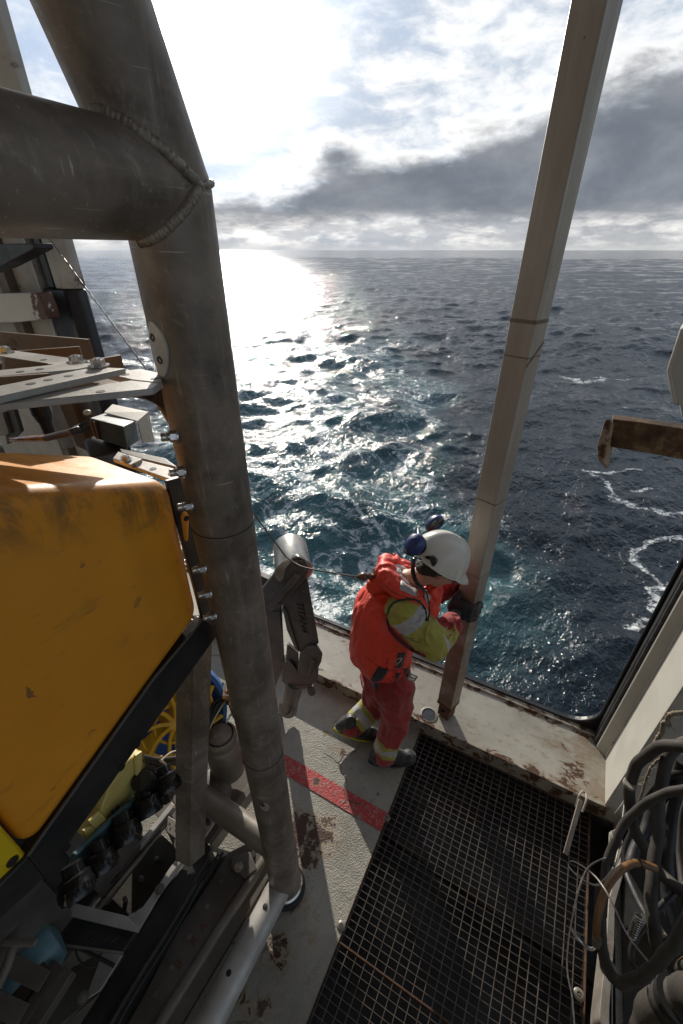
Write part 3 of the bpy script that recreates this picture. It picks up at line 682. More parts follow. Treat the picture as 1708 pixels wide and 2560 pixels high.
def build_pipe_frame():
    ZK = 3.09
    up = Vector((0, -math.sin(R(20)), math.cos(R(20))))
    mb = MB()
    mb.tube([(XP, YP, .045 + (ZK - .045) * k / 24) for k in range(25)], PIPE_R, 48)
    fr = mb.build('frame_pipe', alu_dark, VEH, True)
    k0 = Vector((XP, YP, ZK))
    MB().tube([k0 - up * .012, k0 + up * .3, k0 + up * .9, k0 + up * 1.6], PIPE_R * .985, 48).build('frame_pipe', alu_dark, VEH, True)
    MB().hull([(k0, (PIPE_R * .995,) * 3)], 4).build('elbow', alu_dark, VEH, True)
    hz = MB().tube([(XP, YP - .01 - 1.9 * k / 12, 3.09) for k in range(13)], PIPE_R * .99, 48).build('frame_pipe', alu_dark, VEH, True)
    # weld bead round the saddle joint, scalloped like laid weld metal
    Rr = PIPE_R * 1.0; pts = []; rad = []
    N_ = 150
    for i in range(N_ + 1):
        t = -math.pi / 2 * 1.0 + math.pi * i / N_
        pts.append(Vector((XP + Rr * math.cos(t), YP - Rr * abs(math.sin(t)) * (1.43 if t > 0 else 1.0) - .001 + .002 * mnoise.noise(Vector((i * .23, 1, 0))), ZK + Rr * math.sin(t))))
        rad.append(.0080 + .0020 * abs(math.sin(i * .9 + 2 * mnoise.noise(Vector((i * .1, 3, 0))))) + .0018 * mnoise.noise(Vector((i * .31, 0, 0))))
    weld = worn('weld_metal', (.20, .17, .14), (.36, .31, .26), .5, .5, 30, .5, 160)
    MB().tube(pts, rad, 12).build('weld_seam', weld, fr, True)
    # weld round the kink
    sd = up.cross(Vector((1, 0, 0))).normalized(); nrm = (up + Vector((0, 0, 1))).normalized(); a = Vector((1, 0, 0)); b = nrm.cross(a)
    MB().tube([k0 + (a * math.cos(2 * math.pi * i / 80) + b * math.sin(2 * math.pi * i / 80) * 1.015) * (PIPE_R * 1.0) for i in range(81)], [.0055 + .0016 * math.sin(i * 2.1) for i in range(81)], 8).build('weld_seam', weld, fr, True)
    # joints of the sleeves on the upright
    for (a_, b_) in ((505, 1312), (612, 1890)):
        z = pipe_z(a_, b_); MB().tube([(XP + PIPE_R * 1.0 * math.cos(R(k * 6)), YP + PIPE_R * math.sin(R(k * 6)), z) for k in range(61)], .0016, 6).build('pipe_seam', engrave, fr, True)
    # lower sleeve and foot
    zf = .52
    MB().lathe((XP, YP, 0), (0, 0, 1), [(PIPE_R + .005, .06), (PIPE_R + .005, zf - .02), (PIPE_R + .001, zf)], 48).build('pipe_sleeve', alu_dark, fr, True)
    MB().lathe((XP, YP, .0), (0, 0, 1), [(.10, .0), (.104, .012), (.104, .038), (.096, .05)], 40).build('rubber_foot', rubber, VEH, True)
    MB().lathe((XP, YP, .05), (0, 0, 1), [(.089, .0), (.091, .004), (.091, .022), (.083, .03)], 40).build('foot_ring', steel, VEH, True)
    # long lower pipe running inboard, with two drilled holes
    c = PX(714, 2217, XP); zl = max(.15, c.z)
    y0 = YP - .02
    lp = MB().tube([(XP, y0 - 2.2 * k / 20, zl) for k in range(21)], PIPE_R * .80, 40).build('frame_pipe', alu_pale, VEH, True)
    for (a_, b_) in ((663, 2266), (572, 2432)):
        # hole where the sight line meets the pipe wall
        rr = ray(a_, b_).normalized(); o = EYE - Vector((XP, 0, zl)); A = rr.x ** 2 + rr.z ** 2; B = 2 * (o.x * rr.x + o.z * rr.z); Cc = o.x ** 2 + o.z ** 2 - (PIPE_R * .80) ** 2
        disc = B * B - 4 * A * Cc
        if disc > 0:
            p = EYE + rr * ((-B - math.sqrt(disc)) / (2 * A)); n = Vector((p.x - XP, 0, p.z - zl)).normalized()
            MB().lathe(p - n * .003, n, [(.0125, 0), (.0125, .0042), (.0118, .0045)], 24).build('drilled_hole', engrave, lp, True)
    # cross pipe running under the vehicle
    cp = PY(*c7(1330, 790), YP); 
    cpipe = MB().tube([(XP - .02 - .09 * k, YP, cp.z) for k in range(12)], .060, 36).build('frame_pipe', alu, VEH, True)
    MB().tube([(XP - .055, YP + .060 * math.cos(R(k * 9)), cp.z + .060 * math.sin(R(k * 9))) for k in range(41)], .006, 8).build('weld_seam', weld, cpipe, True)
    # shaped weld pads with their countersunk holes, wrapped to the pipe
    for (pc, w, h_, holes) in (((398, 864), .024, .050, ((385, 835), (397, 888))), ((655, 1972), .017, .030, ((657, 1965),))):
        z = pipe_z(*pc); r_ = ray(*pc); azp = math.atan2(r_.x, r_.y); azc = math.atan2(XP, YP)
        D = math.hypot(XP, YP); s_ = max(-.97, min(.97, math.sin(azp - azc) * D / PIPE_R))
        tocam = Vector((-XP, -YP, 0)).normalized(); right = Vector((tocam.y * -1, tocam.x, 0))   # to the viewer's right
        def on(a_, zz, rr): return Vector((XP, YP, 0)) + (tocam * math.cos(a_) + right * math.sin(a_)) * rr + Vector((0, 0, zz))
        a0 = math.asin(s_) + math.asin(PIPE_R * s_ / D) * 0
        mb = MB(); n = 36; loop = []
        for k in range(n):
            t = 2 * math.pi * k / n; u = math.cos(t) * w * (1 + .12 * math.sin(t * 2 + 1)); v = math.sin(t) * h_
            loop.append((u, v))
        top = [mb.bm.verts.new(on(a0 + u / PIPE_R, z + v, PIPE_R + .0035)) for u, v in loop]; bot = [mb.bm.verts.new(on(a0 + u * 1.05 / PIPE_R, z + v * 1.03, PIPE_R - .002)) for u, v in loop]
        cen = mb.bm.verts.new(on(a0, z, PIPE_R + .0045))
        mid = [mb.bm.verts.new(on(a0 + u * .5 / PIPE_R, z + v * .5, PIPE_R + .0045)) for u, v in loop]
        for k in range(n):
            j = (k + 1) % n; mb.bm.faces.new((top[k], bot[k], bot[j], top[j])); mb.bm.faces.new((mid[k], top[k], top[j], mid[j])); mb.bm.faces.new((cen, mid[k], mid[j]))
        pad = mb.build('weld_pad', alu_pale, fr, True)
        for k, hh in enumerate(holes):
            zz = pipe_z(*hh); aa = a0 - .05 + .1 * (zz < z)
            p = on(aa, zz, PIPE_R + .0035); n_ = (tocam * math.cos(aa) + right * math.sin(aa))
            MB().lathe(p, n_, [(.0075, 0), (.0075, .0018), (.005, .0022), (.0045, .001), (.0, .0009)], 20).build('pad_hole', engrave, fr, True)
    # studs with nuts holding the side plate to the pipe
    for (a_, b_) in ((452, 1074), (470, 1160), (487, 1243), (519, 1396), (533, 1458), (543, 1513)):
        z = pipe_z(a_, b_); tocam = Vector((-XP, -YP, 0)).normalized(); right = Vector((-tocam.y, tocam.x, 0))
        p = Vector((XP, YP, z)) + (-right * .86 + tocam * .50) * PIPE_R; d = Vector((-.55, -.85, .10)).normalized()
        mb = MB(); mb.lathe(p - d * .004, d, [(.0165, 0), (.0165, .004)], 20); hexbolt(mb, p, d, .0125, .012, False)
        mb.lathe(p + d * .011, d, [(.0095, 0), (.0095, .004), (.0085, .005), (.0095, .006), (.0085, .008), (.0095, .009), (.0085, .012), (.0093, .014), (.008, .018), (.002, .019)], 14)
        mb.build('stud_bolt', steel, fr, True)
build_pipe_frame()

def build_float():
    XF = -.80
    a = [(.036, 1.852), (.618, 2.070), (.624, 2.518), (.285, 2.655), (.10, 2.715), (.036, 2.722)]
    back = [(.036, 1.86), (.70, 2.11), (.715, 2.46), (.285, 2.655), (.10, 2.715), (.036, 2.722)]
    mb = MB(); f = [mb.bm.verts.new((XF, y, z)) for y, z in a]; b = [mb.bm.verts.new((-1.24, y, z)) for y, z in back]
    mb.bm.faces.new(f); mb.bm.faces.new(b[::-1])
    for i in range(6): j = (i + 1) % 6; mb.bm.faces.new((f[i], b[i], b[j], f[j]))
    o = mb.build('float_block', orange, VEH, bevel=.045, seg=8)
    # rear panel of a brighter yellow
    mb = MB().prism([(XF - .003, .031, 1.852), (XF - .003, .031, 2.72), (XF - .003, -2.2, 2.72), (XF - .003, -2.2, 1.852)], (-.43, 0, 0))
    mb.build('side_panel', yellow, VEH, bevel=.006)
    p = PX(33, 2155, XF); MB().lathe((XF - .003, p.y, p.z), (1, 0, 0), [(.012, 0), (.012, .002), (.010, .0025)], 20).build('panel_fastener', engrave, VEH, True)
    # edge plate between float and pipe
    plate([PX(x, y, -.815) for x, y in ((418, 1203), (462, 1190), (520, 1385), (560, 1570), (508, 1552), (502, 1525))], .012).build('side_plate', black_paint, VEH, bevel=.002)
    c = PX(458, 1298, -.80); MB().hull([(c + Vector((0, .006, .0)), (.006, .012, .020)), (c + Vector((0, -.004, -.055)), (.004, .006, .012))], 3).build('fairing_lug', orange, VEH, True)
    MB().lathe(c + Vector((.004, .006, .001)), (1, -.3, 0), [(.0075, 0), (.0075, .003)], 18).build('lug_hole', engrave, VEH, True)
build_float()

def build_rail():
    top = [(512, 1548), (384, 1700), (71, 2142), (0, 2213), (-90, 2290)]; bot = [(556, 1572), (464, 1700), (112, 2195), (0, 2300), (-60, 2370)]
    for (i, j) in ((0, 2), (2, 4)):
        pts = [PX(*q, -.792) for q in top[i:j + 1]] + [PX(*q, -.792) for q in bot[i:j + 1]][::-1]
        o = plate(pts, .035).build('bumper_rail', black_paint, VEH, bevel=.004)
        if i == 0:
            for c in ((767, 364), (682, 490), (372, 940), (278, 826)):
                p = PX(*c7(*c), -.792); MB().lathe(p, (1, 0, 0), [(.010, -.004), (.010, .0012), (.0085, .0014), (.008, -.001), (.0, -.001)], 20).build('rail_hole', engrave, o, True)
    # bright worn lip of the rail under the float
    MB().tube([PX(q[0] - 2, q[1] - 2, -.788) for q in top[:3]], .0035, 8).build('rail_lip', arm_mat, VEH, True)
build_rail()

def build_top():
    Z = 2.785
    G = lambda *cs, z=Z: [PZ(*cT(*c), z) for c in cs]
    def flat(cs, z=Z, t=.012, name='top_bar', mat=alu_pale):
        mb = MB().prism(G(*cs, z=z), (0, 0, -t)); return mb.build(name, mat, VEH, bevel=.002)
    b1 = flat([(-300, 520), (1100, 335), (1335, 362), (1270, 405), (-300, 565)], Z)
    b2 = flat([(-200, 420), (790, 222), (1045, 236), (-200, 515)], Z + .013)
    b3 = flat([(-200, 270), (640, 185), (860, 200), (640, 245), (-200, 320)], Z)
    b4 = flat([(-200, 45), (760, 170), (840, 192), (640, 184), (450, 208), (-200, 100)], Z - .013)
    b5 = flat([(880, 278), (1170, 238), (1345, 275), (1352, 358), (1100, 330)], Z - .002)
    for b, c, r in ((b3, (645, 190), .014), (b2, (826, 218), .014), (b4, (52, 110), .012)):
        p = PZ(*cT(*c), Z + .014); mb = MB(); hexbolt(mb, p, (0, 0, 1), r, .011); mb.build('bolt', steel, b, True)
    for b, c, z in ((b1, (840, 430), Z), (b2, (257, 365), Z + .013), (b2, (403, 333), Z + .013), (b2, (572, 300), Z + .013), (b3, (170, 265), Z), (b3, (333, 243), Z), (b4, (365, 165), Z - .013), (b5, (1047, 288), Z - .002), (b5, (1293, 322), Z - .002)):
        p = PZ(*cT(*c), z); MB().lathe(p, (0, 0, 1), [(.008, -.004), (.008, .0006), (.0, .0007)], 18).build('bar_hole', engrave, b, True)
    MB().prism(G((-200, 300), (640, 245), (1000, 262), (1250, 335), (1100, 345), (0, 470), (-200, 500), z=2.757), (0, 0, -.012)).build('bracket_web', brown_post, VEH)  # brown sheet between the bars, added to cast shade on the float top
    MB().prism(G((-200, 120), (420, 212), (640, 240), (-200, 320), z=2.745), (0, 0, -.012)).build('bracket_web', brown_post, VEH)
    for a_, b_, hh in (((-260, 70), (745, 178), .13), ((-220, 300), (660, 222), .11), ((-220, 470), (980, 248), .07)):  # upright webs added below the bars to keep sun off the float
        p, q = PZ(*cT(*a_), 2.755 - hh / 2), PZ(*cT(*b_), 2.755 - hh / 2)
        MB().bar(p + Vector((0, .02, 0)), q + Vector((0, .02, 0)), .01, hh).build('bracket_web', brown_post, VEH)
    # curved brown web plates under the bars
    web = [PX(*cT(*c), -.775) for c in ((905, 440), (1270, 405), (1345, 370), (1425, 700), (1395, 640), (1330, 545), (1240, 500), (1100, 475))]
    plate(web, .012).build('bracket_web', brown_post, VEH, bevel=.002)
    plate([PX(*cT(*c), -.95) for c in ((450, 385), (900, 285), (1110, 330), (700, 375), (450, 430))], .01).build('bracket_web', brown_post, VEH)
    plate([PX(*cT(*c), -1.1) for c in ((40, 140), (440, 200), (200, 240), (40, 250))], .01).build('bracket_web', brown_post, VEH)
    plate([PX(*cT(*c), -.95) for c in ((-150, 320), (420, 280), (420, 330), (-150, 420))], .01).build('bracket_web', brown_post, VEH)
    # lower flat plates beside the pipe
    flat([(985, 930), (1185, 990), (1090, 1042), (940, 985)], 2.46, .014, 'mount_plate'); flat([(1090, 1045), (1190, 1005), (1470, 1075), (1530, 1190), (1400, 1155)], 2.45, .012, 'mount_plate')
    flat([(1000, 905), (1380, 985), (1480, 1060), (1190, 990), (1010, 935)], 2.44, .012, 'mount_plate', alu)
    p = PZ(*cT(1050, 1000), 2.462); mb = MB(); hexbolt(mb, p, (0, 0, 1), .012, .010); mb.build('bolt', steel, VEH, True)
    for c in ((1278, 1075), (1430, 1117)):
        MB().lathe(PZ(*cT(*c), 2.45), (0, 0, 1), [(.010, -.004), (.010, .0008), (.0, .0009)], 18).build('bar_hole', engrave, VEH, True)
    # box lamp with its ivory bracket
    Y = .92
    fq = [PY(*cT(*c), Y) for c in ((745, 650), (1030, 722), (1062, 905), (800, 822))]
    lamp = MB().prism(fq, PY(*cT(1135, 672), Y + .13) - PY(*cT(1030, 722), Y)).build('box_lamp', worn('lamp_green', (.028, .036, .034), (.06, .07, .064), .4, .1, 12, .2, 80, scratch=(.2, .22, .2), spots=(.08, .04, .02)), VEH, bevel=.004)
    plate([PY(*cT(*c), Y - .004) for c in ((748, 668), (805, 682), (835, 830), (800, 822))], .004).build('terminal_plate', black_paint, lamp)
    for dx in (0, 28):
        MB().tube([PY(*cT(755 + dx, 680), Y - .010), PY(*cT(790 + dx, 815), Y - .010)], .0022, 8).build('copper_strip', worn('copper', (.45, .22, .09), (.35, .16, .06), .35, .9), lamp, True)
    p1 = [PY(*cT(870, 602), Y + .10), PY(*cT(938, 535), Y + .20), PY(*cT(1238, 598), Y + .21), PY(*cT(1148, 675), Y + .12)]
    p2 = [PY(*cT(1148, 675), Y + .12), PY(*cT(1238, 598), Y + .21), PY(*cT(1290, 850), Y + .19), PY(*cT(1195, 858), Y + .12)]
    mb = MB(); plate(p1, .004, mb); plate(p2, .004, mb); mb.build('lamp_bracket', ivory, lamp)
    MB().hull([(PY(*cT(728, 600), Y - .01), (.013, .013, .008)), (PY(*cT(728, 612), Y - .01), (.013, .013, .006))], 3).build('lamp_knob', ivory, lamp, True)
    mb = MB(); mb.hull([(PY(*cT(800, 850), Y + .05), (.05, .04, .02)), (PY(*cT(960, 900), Y + .06), (.05, .05, .018)), (PY(*cT(840, 930), Y + .03), (.03, .05, .02))]); mb.build('lamp_base', black_paint, VEH, True)
    # cable plug with a clear amber boot
    Yc = .80
    am, N = material('amber_tube'); N.bs.inputs['Transmission Weight'].default_value = .35
    setp(N, N.mix(N.ss(N.noise(N.mapping(N.pos, scale=(1, 1, 3)), 26, 4), .45, .6), (.85, .36, .03), (.35, .10, .015)), .15, 0, None)
    plug = MB().tube([PY(*cT(*c), Yc) for c in ((385, 818), (480, 795), (600, 768))], [.0125, .0125, .012], 16).build('cable_plug', brown_post, VEH, True)
    MB().tube([PY(*cT(*c), Yc) for c in ((82, 838), (95, 830), (180, 826), (300, 820), (392, 816))], [.003, .008, .0105, .012, .0125], 16).build('amber_boot', am, plug, True)
    MB().tube([PY(*cT(*c), Yc + .02 * k) for k, c in enumerate(((590, 770), (640, 752), (645, 750), (690, 728), (735, 705)))], [.013, .013, .016, .016, .014], 16).build('gland', rubber, plug, True)
    # funnel shaped transponder
    Yf = 1.0; c = PY(*cT(310, 500), Yf); u = c.z - PY(*cT(310, 780), Yf).z
    MB().lathe(c, (0, 0, -1), [(.040, -.02), (.040, u * .36), (.037, u * .38), (.033, u * .5), (.026, u * .58), (.024, u * .98), (.020, u * 1.02)], 28).build('transponder', black_paint, VEH, True)
    MB().tube([PY(*cT(*q), Yf - .03) for q in ((-60, 590), (60, 560), (190, 545))], .008, 12).build('hydraulic_line', arm_mat, VEH, True)
    # uprights behind
    plate([PY(*cT(*c), 1.02) for c in ((470, 470), (570, 460), (700, 800), (770, 945), (640, 885))], .02).build('upright_post', brown_post, VEH)
    plate([PY(*cT(*c), 1.04) for c in ((572, 460), (700, 455), (790, 700), (775, 945), (700, 800))], .02).build('upright_post', alu_dark, VEH)
    plate([PY(*cT(*c), 1.12) for c in ((400, 510), (460, 505), (600, 900), (520, 900), (395, 640))], .02).build('upright_post', alu, VEH)
    plate([PY(*cT(*c), 1.12) for c in ((20, 600), (115, 580), (172, 765), (60, 870), (30, 700))], .02).build('upright_post', black_paint, VEH)
    plate([PY(*cT(*c), 1.10) for c in ((-60, 600), (20, 605), (75, 780), (40, 800), (-60, 800))], .02).build('upright_post', alu, VEH)
build_top()

def build_lower():
    # leaning aluminium strut
    a, b = PX(487, 1540, -.95), PX(475, 2150, -.95); d = (b - a).normalized()
    toc = (EYE - (a + b) / 2); toc = (toc - d * toc.dot(d)).normalized(); sd = d.cross(toc)
    st = MB(); w = .060
    prof = [sd * -.062 + toc * -.01, toc * .030, sd * .060 + toc * -.012, sd * .054 + toc * -.018, toc * .021, sd * -.055 + toc * -.017]
    st.prism([a + p for p in prof], b - a); st.build('strut', alu_dark, VEH, bevel=.002)
    # motor canister
    c = PZ(550, 1835, .66); k = (CAM_H - .66) / (558 + .852 * 555)
    can = MB().lathe((c.x, c.y, .30), (0, 0, 1), [(.098, 0), (.100, .01), (.100, .26), (.092, .285), (.086, .29), (.086, .30), (.090, .31), (.090, .345), (.080, .358), (.072, .360), (.070, .352), (.0, .352)], 48).build('motor_canister', alu, VEH, True)
    MB().lathe((c.x, c.y, .655), (0, 0, 1), [(.066, 0), (.066, .004), (.060, .006), (.0, .006)], 40).build('canister_lid', alu_dark, can, True)
    MB().tube([(c.x + .0735 * math.cos(R(k_ * 9)), c.y + .0735 * math.sin(R(k_ * 9)), .659) for k_ in range(41)], .004, 8).build('seal_ring', plastic, can, True)
    for (x, y) in ((1355, 385), (1360, 410), (1368, 455), (1378, 478), (1387, 500)):
        p = PZ(*c7(x, y), .45); mb = MB(); mb.tube([p, p + Vector((.03, -.012, -.004))], .010, 10); mb.build('fitting', black_paint, can, True)
    dr = PZ(*c7(1175, 590), .36)
    drum = MB().lathe((dr.x, dr.y, .24), (0, 0, 1), [(.112, 0), (.112, .07), (.10, .085), (.098, .11), (.085, .118), (.0, .12)], 40).build('motor_drum', plate_mat, VEH, True)
    # base plates
    G = lambda cs, z: [PZ(*c7(*c), z) for c in cs]
    bp = MB().prism(G([(1140, 420), (1300, 380), (1415, 560), (1170, 905), (1090, 960), (985, 960), (935, 850), (800, 640), (800, 420), (1000, 300)], .24), (0, 0, -.02)).build('base_plate', plate_mat, VEH, bevel=.003)
    MB().prism(G([(1410, 548), (1432, 590), (1185, 925), (1168, 905)], .243), (0, 0, -.10)).build('plate_edge', alu, VEH, bevel=.002)
    gp = MB().prism(G([(1120, 830), (1175, 780), (1205, 775), (1200, 805), (1150, 880), (1125, 885)], .262), (0, 0, -.014)).build('gusset', alu_pale, VEH, bevel=.004)
    for c in ((1168, 802), (1140, 848)): mb = MB(); hexbolt(mb, PZ(*c7(*c), .263), (0, 0, 1), .009, .008); mb.build('bolt', arm_mat, gp, True)
    for c in ((1222, 742), (895, 1172), (465, 1778), (1060, 935)): mb = MB(); hexbolt(mb, PZ(*c7(*c), .30), (0, 0, 1), .016, .014); mb.build('bolt', alu, VEH, True)
    # skid plate with faded rusty letters, and its rail
    sk = MB().prism(G([(1290, 960), (1450, 880), (1535, 1060), (1000, 1960), (700, 1960), (850, 1680), (990, 1400)], .15), (0, 0, -.03)).build('skid_plate', plate_mat, VEH, bevel=.004)
    for ch, c in (('B', (1000, 1592)), ('R', (1088, 1462)), ('A', (1137, 1385))):
        p = PZ(*c7(*c), .1512); xd = PZ(*c7(1137, 1385), .15) - PZ(*c7(1000, 1592), .15)
        text_mesh('faded_letter', ch, p, (xd.x, xd.y, 0), (-xd.y, xd.x, 0), .052, .0006, rust_text, sk)
    cp = MB().prism(G([(1300, 985), (1400, 960), (1440, 1060), (1370, 1110), (1290, 1050)], .175), (0, 0, -.024)).build('clamp_plate', plate_mat, VEH, bevel=.005)
    mb = MB(); hexbolt(mb, PZ(*c7(1338, 1048), .176), (0, 0, 1), .017, .014); mb.build('bolt', steel, cp, True)
    MB().lathe(PZ(*c7(1413, 975), .16), (0, 0, 1), [(.018, -.01), (.018, .001), (.0, .0012)], 20).build('plate_hole', engrave, VEH, True)
    MB().tube([PZ(*c7(*c), .14) for c in ((1490, 1000), (1300, 1290), (1080, 1640), (870, 1970))], .030, 16).build('side_rail', alu, VEH, True)
    # dark floor pan, slender bar, long black channel with its light slot
    MB().prism(G([(520, 1300), (900, 860), (1010, 960), (1000, 1060), (880, 1240), (700, 1420)], .07), (0, 0, -.02)).build('floor_pan', dark_floor, VEH)
    MB().bar(PZ(*c7(500, 1290), .30), PZ(*c7(975, 705), .30), .028, .05).build('rail_bar', alu_pale, VEH, bevel=.002)  # paler metal puts the sunlit look of this edge into its colour
    MB().bar(PZ(*c7(545, 1290), .295), PZ(*c7(965, 765), .295), .010, .03).build('rail_bar', alu_dark, VEH, bevel=.001)
    MB().prism(G([(1130, 890), (1185, 935), (1165, 1010), (990, 1290), (960, 1390), (600, 1970), (420, 1970), (770, 1430), (885, 1235)], .26), (0, 0, -.16)).build('black_channel', black_paint, VEH, bevel=.006)
    MB().prism(G([(1000, 985), (1050, 1000), (905, 1185), (775, 1405), (690, 1335), (800, 1270), (880, 1160), (945, 1060)], .285), (0, 0, -.012)).build('angle_gusset', alu_pale, VEH, bevel=.002)  # lit look of the gusset put into its pale metal
    MB().prism(G([(580, 1510), (690, 1530), (560, 1740), (480, 1790), (510, 1700)], .285), (0, 0, -.012)).build('angle_gusset', alu_pale, VEH, bevel=.002)
    MB().prism(G([(1190, 925), (1290, 960), (990, 1410), (850, 1690), (700, 1960), (620, 1960), (960, 1380), (1020, 1290), (1040, 1290), (1180, 1040), (1230, 985)], .06), (0, 0, -.05)).build('black_channel', black_paint, VEH, bevel=.003)
    for dx in (0, 26): MB().tube([PZ(*c7(1250 - dx, 965 + dx * .4), .20), PZ(*c7(1140 - dx, 1130), .20), PZ(*c7(1030 - dx * .4, 1310), .20)], .007, 8).build('cable', rubber, VEH, True)
    # coil spring at the bottom
    s0, s1 = PZ(*c7(625, 1815), .2), PZ(*c7(575, 1935), .2); ax = (s1 - s0); n1 = ax.orthogonal().normalized(); n2 = ax.normalized().cross(n1)
    MB().tube([s0 + ax * (k / 120) + (n1 * math.cos(k * .55) + n2 * math.sin(k * .55)) * .018 for k in range(121)], .004, 6).build('coil_spring', black_paint, VEH, True)
    # channel across, black web, flange coloured pale as if sunlit
    ZC = .42
    H_ = lambda cs, z=ZC: [PZ(*c7(*c), z) for c in cs]
    ch = MB().prism(H_([(60, 1240), (770, 1400), (745, 1440), (690, 1525), (-80, 1425), (0, 1330)]), (0, 0, -.05)).build('cross_channel', black_paint, VEH, bevel=.004)
    MB().prism(H_([(140, 1180), (700, 1318), (778, 1386), (768, 1408), (60, 1238)], ZC + .03), (0, 0, -.025)).build('flange', alu_pale, ch, bevel=.002)
    MB().tube(H_([(-80, 1432), (340, 1480), (690, 1530)], ZC - .004), .005, 8).build('lip', alu, ch, True)
    for c, w in (((180, 1370), 2), ((255, 1432), 1.6), ((515, 1440), 1.), ((590, 1450), 1.3), ((635, 1455), 1.3), ((120, 1420), 1.2)):
        p = PZ(*c7(*c), ZC); q = Vector((.004, .009, 0)) * w
        MB().hull([(p - q, (.005, .005, .0015)), (p + q, (.005, .005, .0015))]).build('slot', engrave, ch, True)
    # blue side strip with clear screws, yellow junction box with a small plate
    Q = lambda cs, x: [PX(*c7(*c), x) for c in cs]
    bs = plate(Q([(800, 640), (830, 655), (828, 675), (390, 1190), (358, 1175), (425, 985), (690, 730)], -1.06), .02).build('blue_strip', cyan_mat, VEH, bevel=.004)
    MB().tube([PX(*c7(*c), -1.052) for c in ((815, 655), (640, 860), (370, 1165), (385, 1180), (600, 935), (828, 668))], .0035, 8).build('strip_bead', alu_pale, bs, True)
    for c in ((735, 790), (590, 950), (438, 1135), (505, 1030), (650, 880)): MB().lathe(PX(*c7(*c), -1.055), (1, -.2, .3), [(.006, 0), (.006, .008), (.004, .010), (.0, .011)], 12).build('screw', steel, bs, True)
    yb = plate(Q([(700, 470), (790, 400), (800, 420), (780, 650), (600, 850), (505, 915), (455, 868), (560, 745), (610, 610)], -1.10), .14).build('junction_box', box_yellow, VEH, bevel=.006)
    for cs in (((500, 800), (560, 740), (620, 800), (560, 870)), ((470, 850), (515, 820), (560, 860), (510, 915)), ((760, 430), (800, 400), (795, 520), (765, 540))): plate(Q(cs, -1.085), .014).build('box_clip', box_yellow, yb, bevel=.004)
    lb = plate(Q([(622, 738), (665, 697), (682, 740), (640, 782)], -1.095), .003).build('data_plate', alu_dark, yb)
    for k in range(4): plate(Q([(634 + k * 9, 742 - k * 8), (637 + k * 9, 739 - k * 8), (648 + k * 9, 762 - k * 8), (645 + k * 9, 765 - k * 8)], -1.093), .001).build('bar_mark', engrave, lb)
    # row of black capped lamps
    axd = Vector((.70, -.40, -.59)).normalized()
    for i, (x, y, xx) in enumerate(((945, 615, -1.0), (838, 745, -1.0), (715, 895, -.99), (578, 1062, -.98), (440, 1205, -.97))):
        p = PX(*c7(x, y), xx); s_ = .92
        cap = MB().lathe(p - axd * .16, axd, [(.030, .07), (.032, .10), (.046, .105), (.048, .125), (.052, .13), (.052, .155), (.048, .166), (.043, .168), (.041, .164), (.0, .164)], 36).build('lamp_cap', plastic, VEH, True)
        n1 = axd.orthogonal().normalized(); n2 = axd.cross(n1); mb = MB()
        for (u, v) in ((1, 1), (1, -1), (-1, 1), (-1, -1)): mb.lathe(p + axd * .0042 + Vector((0, 0, -.020)) - axd * Vector((0, 0, -.020)).dot(axd) + (n1 * u + n2 * v) * .0055, axd, [(.0030, 0), (.0028, .0008), (.0, .0009)], 10)
        mb.build('dot_mark', alu_pale, cap)
        mb = MB()
        for k in range(24):
            t = 2 * math.pi * k / 24; q = p - axd * .03 + (n1 * math.cos(t) + n2 * math.sin(t)) * .0515; mb.bar(q, q + axd * .024, .006, .004, n1 * math.cos(t) + n2 * math.sin(t))
        mb.build('grip_ring', plastic, cap)
    MB().tube([PX(*c7(*c), -1.06) for c in ((790, 560), (860, 600), (930, 640))], .038, 24).build('lamp_barrel', plastic, VEH, True)
    # cables and a tied cord
    for cs, r_ in ((((800, 430), (880, 445), (960, 440), (1050, 425)), .009), (((800, 445), (890, 470), (960, 465), (1050, 475)), .009), (((800, 480), (860, 500), (930, 480), (1010, 425), (1060, 400)), .011)):
        MB().tube(spline([PX(*c7(*c), -1.12) for c in cs]), r_, 12).build('cable', hose_mat, VEH, True)
    cord = worn('cord', (.55, .46, .32), (.42, .34, .22), .8, 0, 20, .3, 200)
    for cs in (((1020, 393), (960, 405), (905, 450), (900, 455), (930, 475), (940, 535)), ((905, 425), (898, 450), (915, 460)), ((965, 670), (985, 700), (975, 720))):
        MB().tube(spline([PX(*c7(*c), -1.04) for c in cs]), .0035, 8).build('cord', cord, VEH, True)
    # yellow thruster guard in a blue nozzle
    c = PX(*c7(965, 235), -1.5); axd = (EYE - c); axd = Vector((.80, -.25, .55)).normalized(); n1 = axd.orthogonal().normalized(); n2 = axd.cross(n1)
    noz = MB().lathe(c - axd * .14, axd, [(.30, 0), (.33, .03), (.335, .10), (.31, .16), (.285, .165), (.275, .13), (.27, .0)], 48).build('thruster_nozzle', blue_mat, VEH, True)
    mb = MB()
    for rr_ in (.10, .17, .235): mb.tube([c + axd * (.05 - rr_ * .2) + (n1 * math.cos(R(k * 6)) + n2 * math.sin(R(k * 6))) * rr_ for k in range(61)], .008, 8)
    for k in range(9):
        t0 = R(k * 40); mb.tube([c + axd * (.06 - .25 * s_ * s_) + (n1 * math.cos(t0 + s_ * 2.4) + n2 * math.sin(t0 + s_ * 2.4)) * s_ for s_ in (.03, .08, .13, .18, .23, .27)], [.012, .011, .010, .010, .010, .013], 8)
    mb.lathe(c, axd, [(.055, -.05), (.055, .03), (.04, .06), (.0, .065)], 24); mb.build('thruster_guard', guard_yellow, noz, True)
    mb = MB()
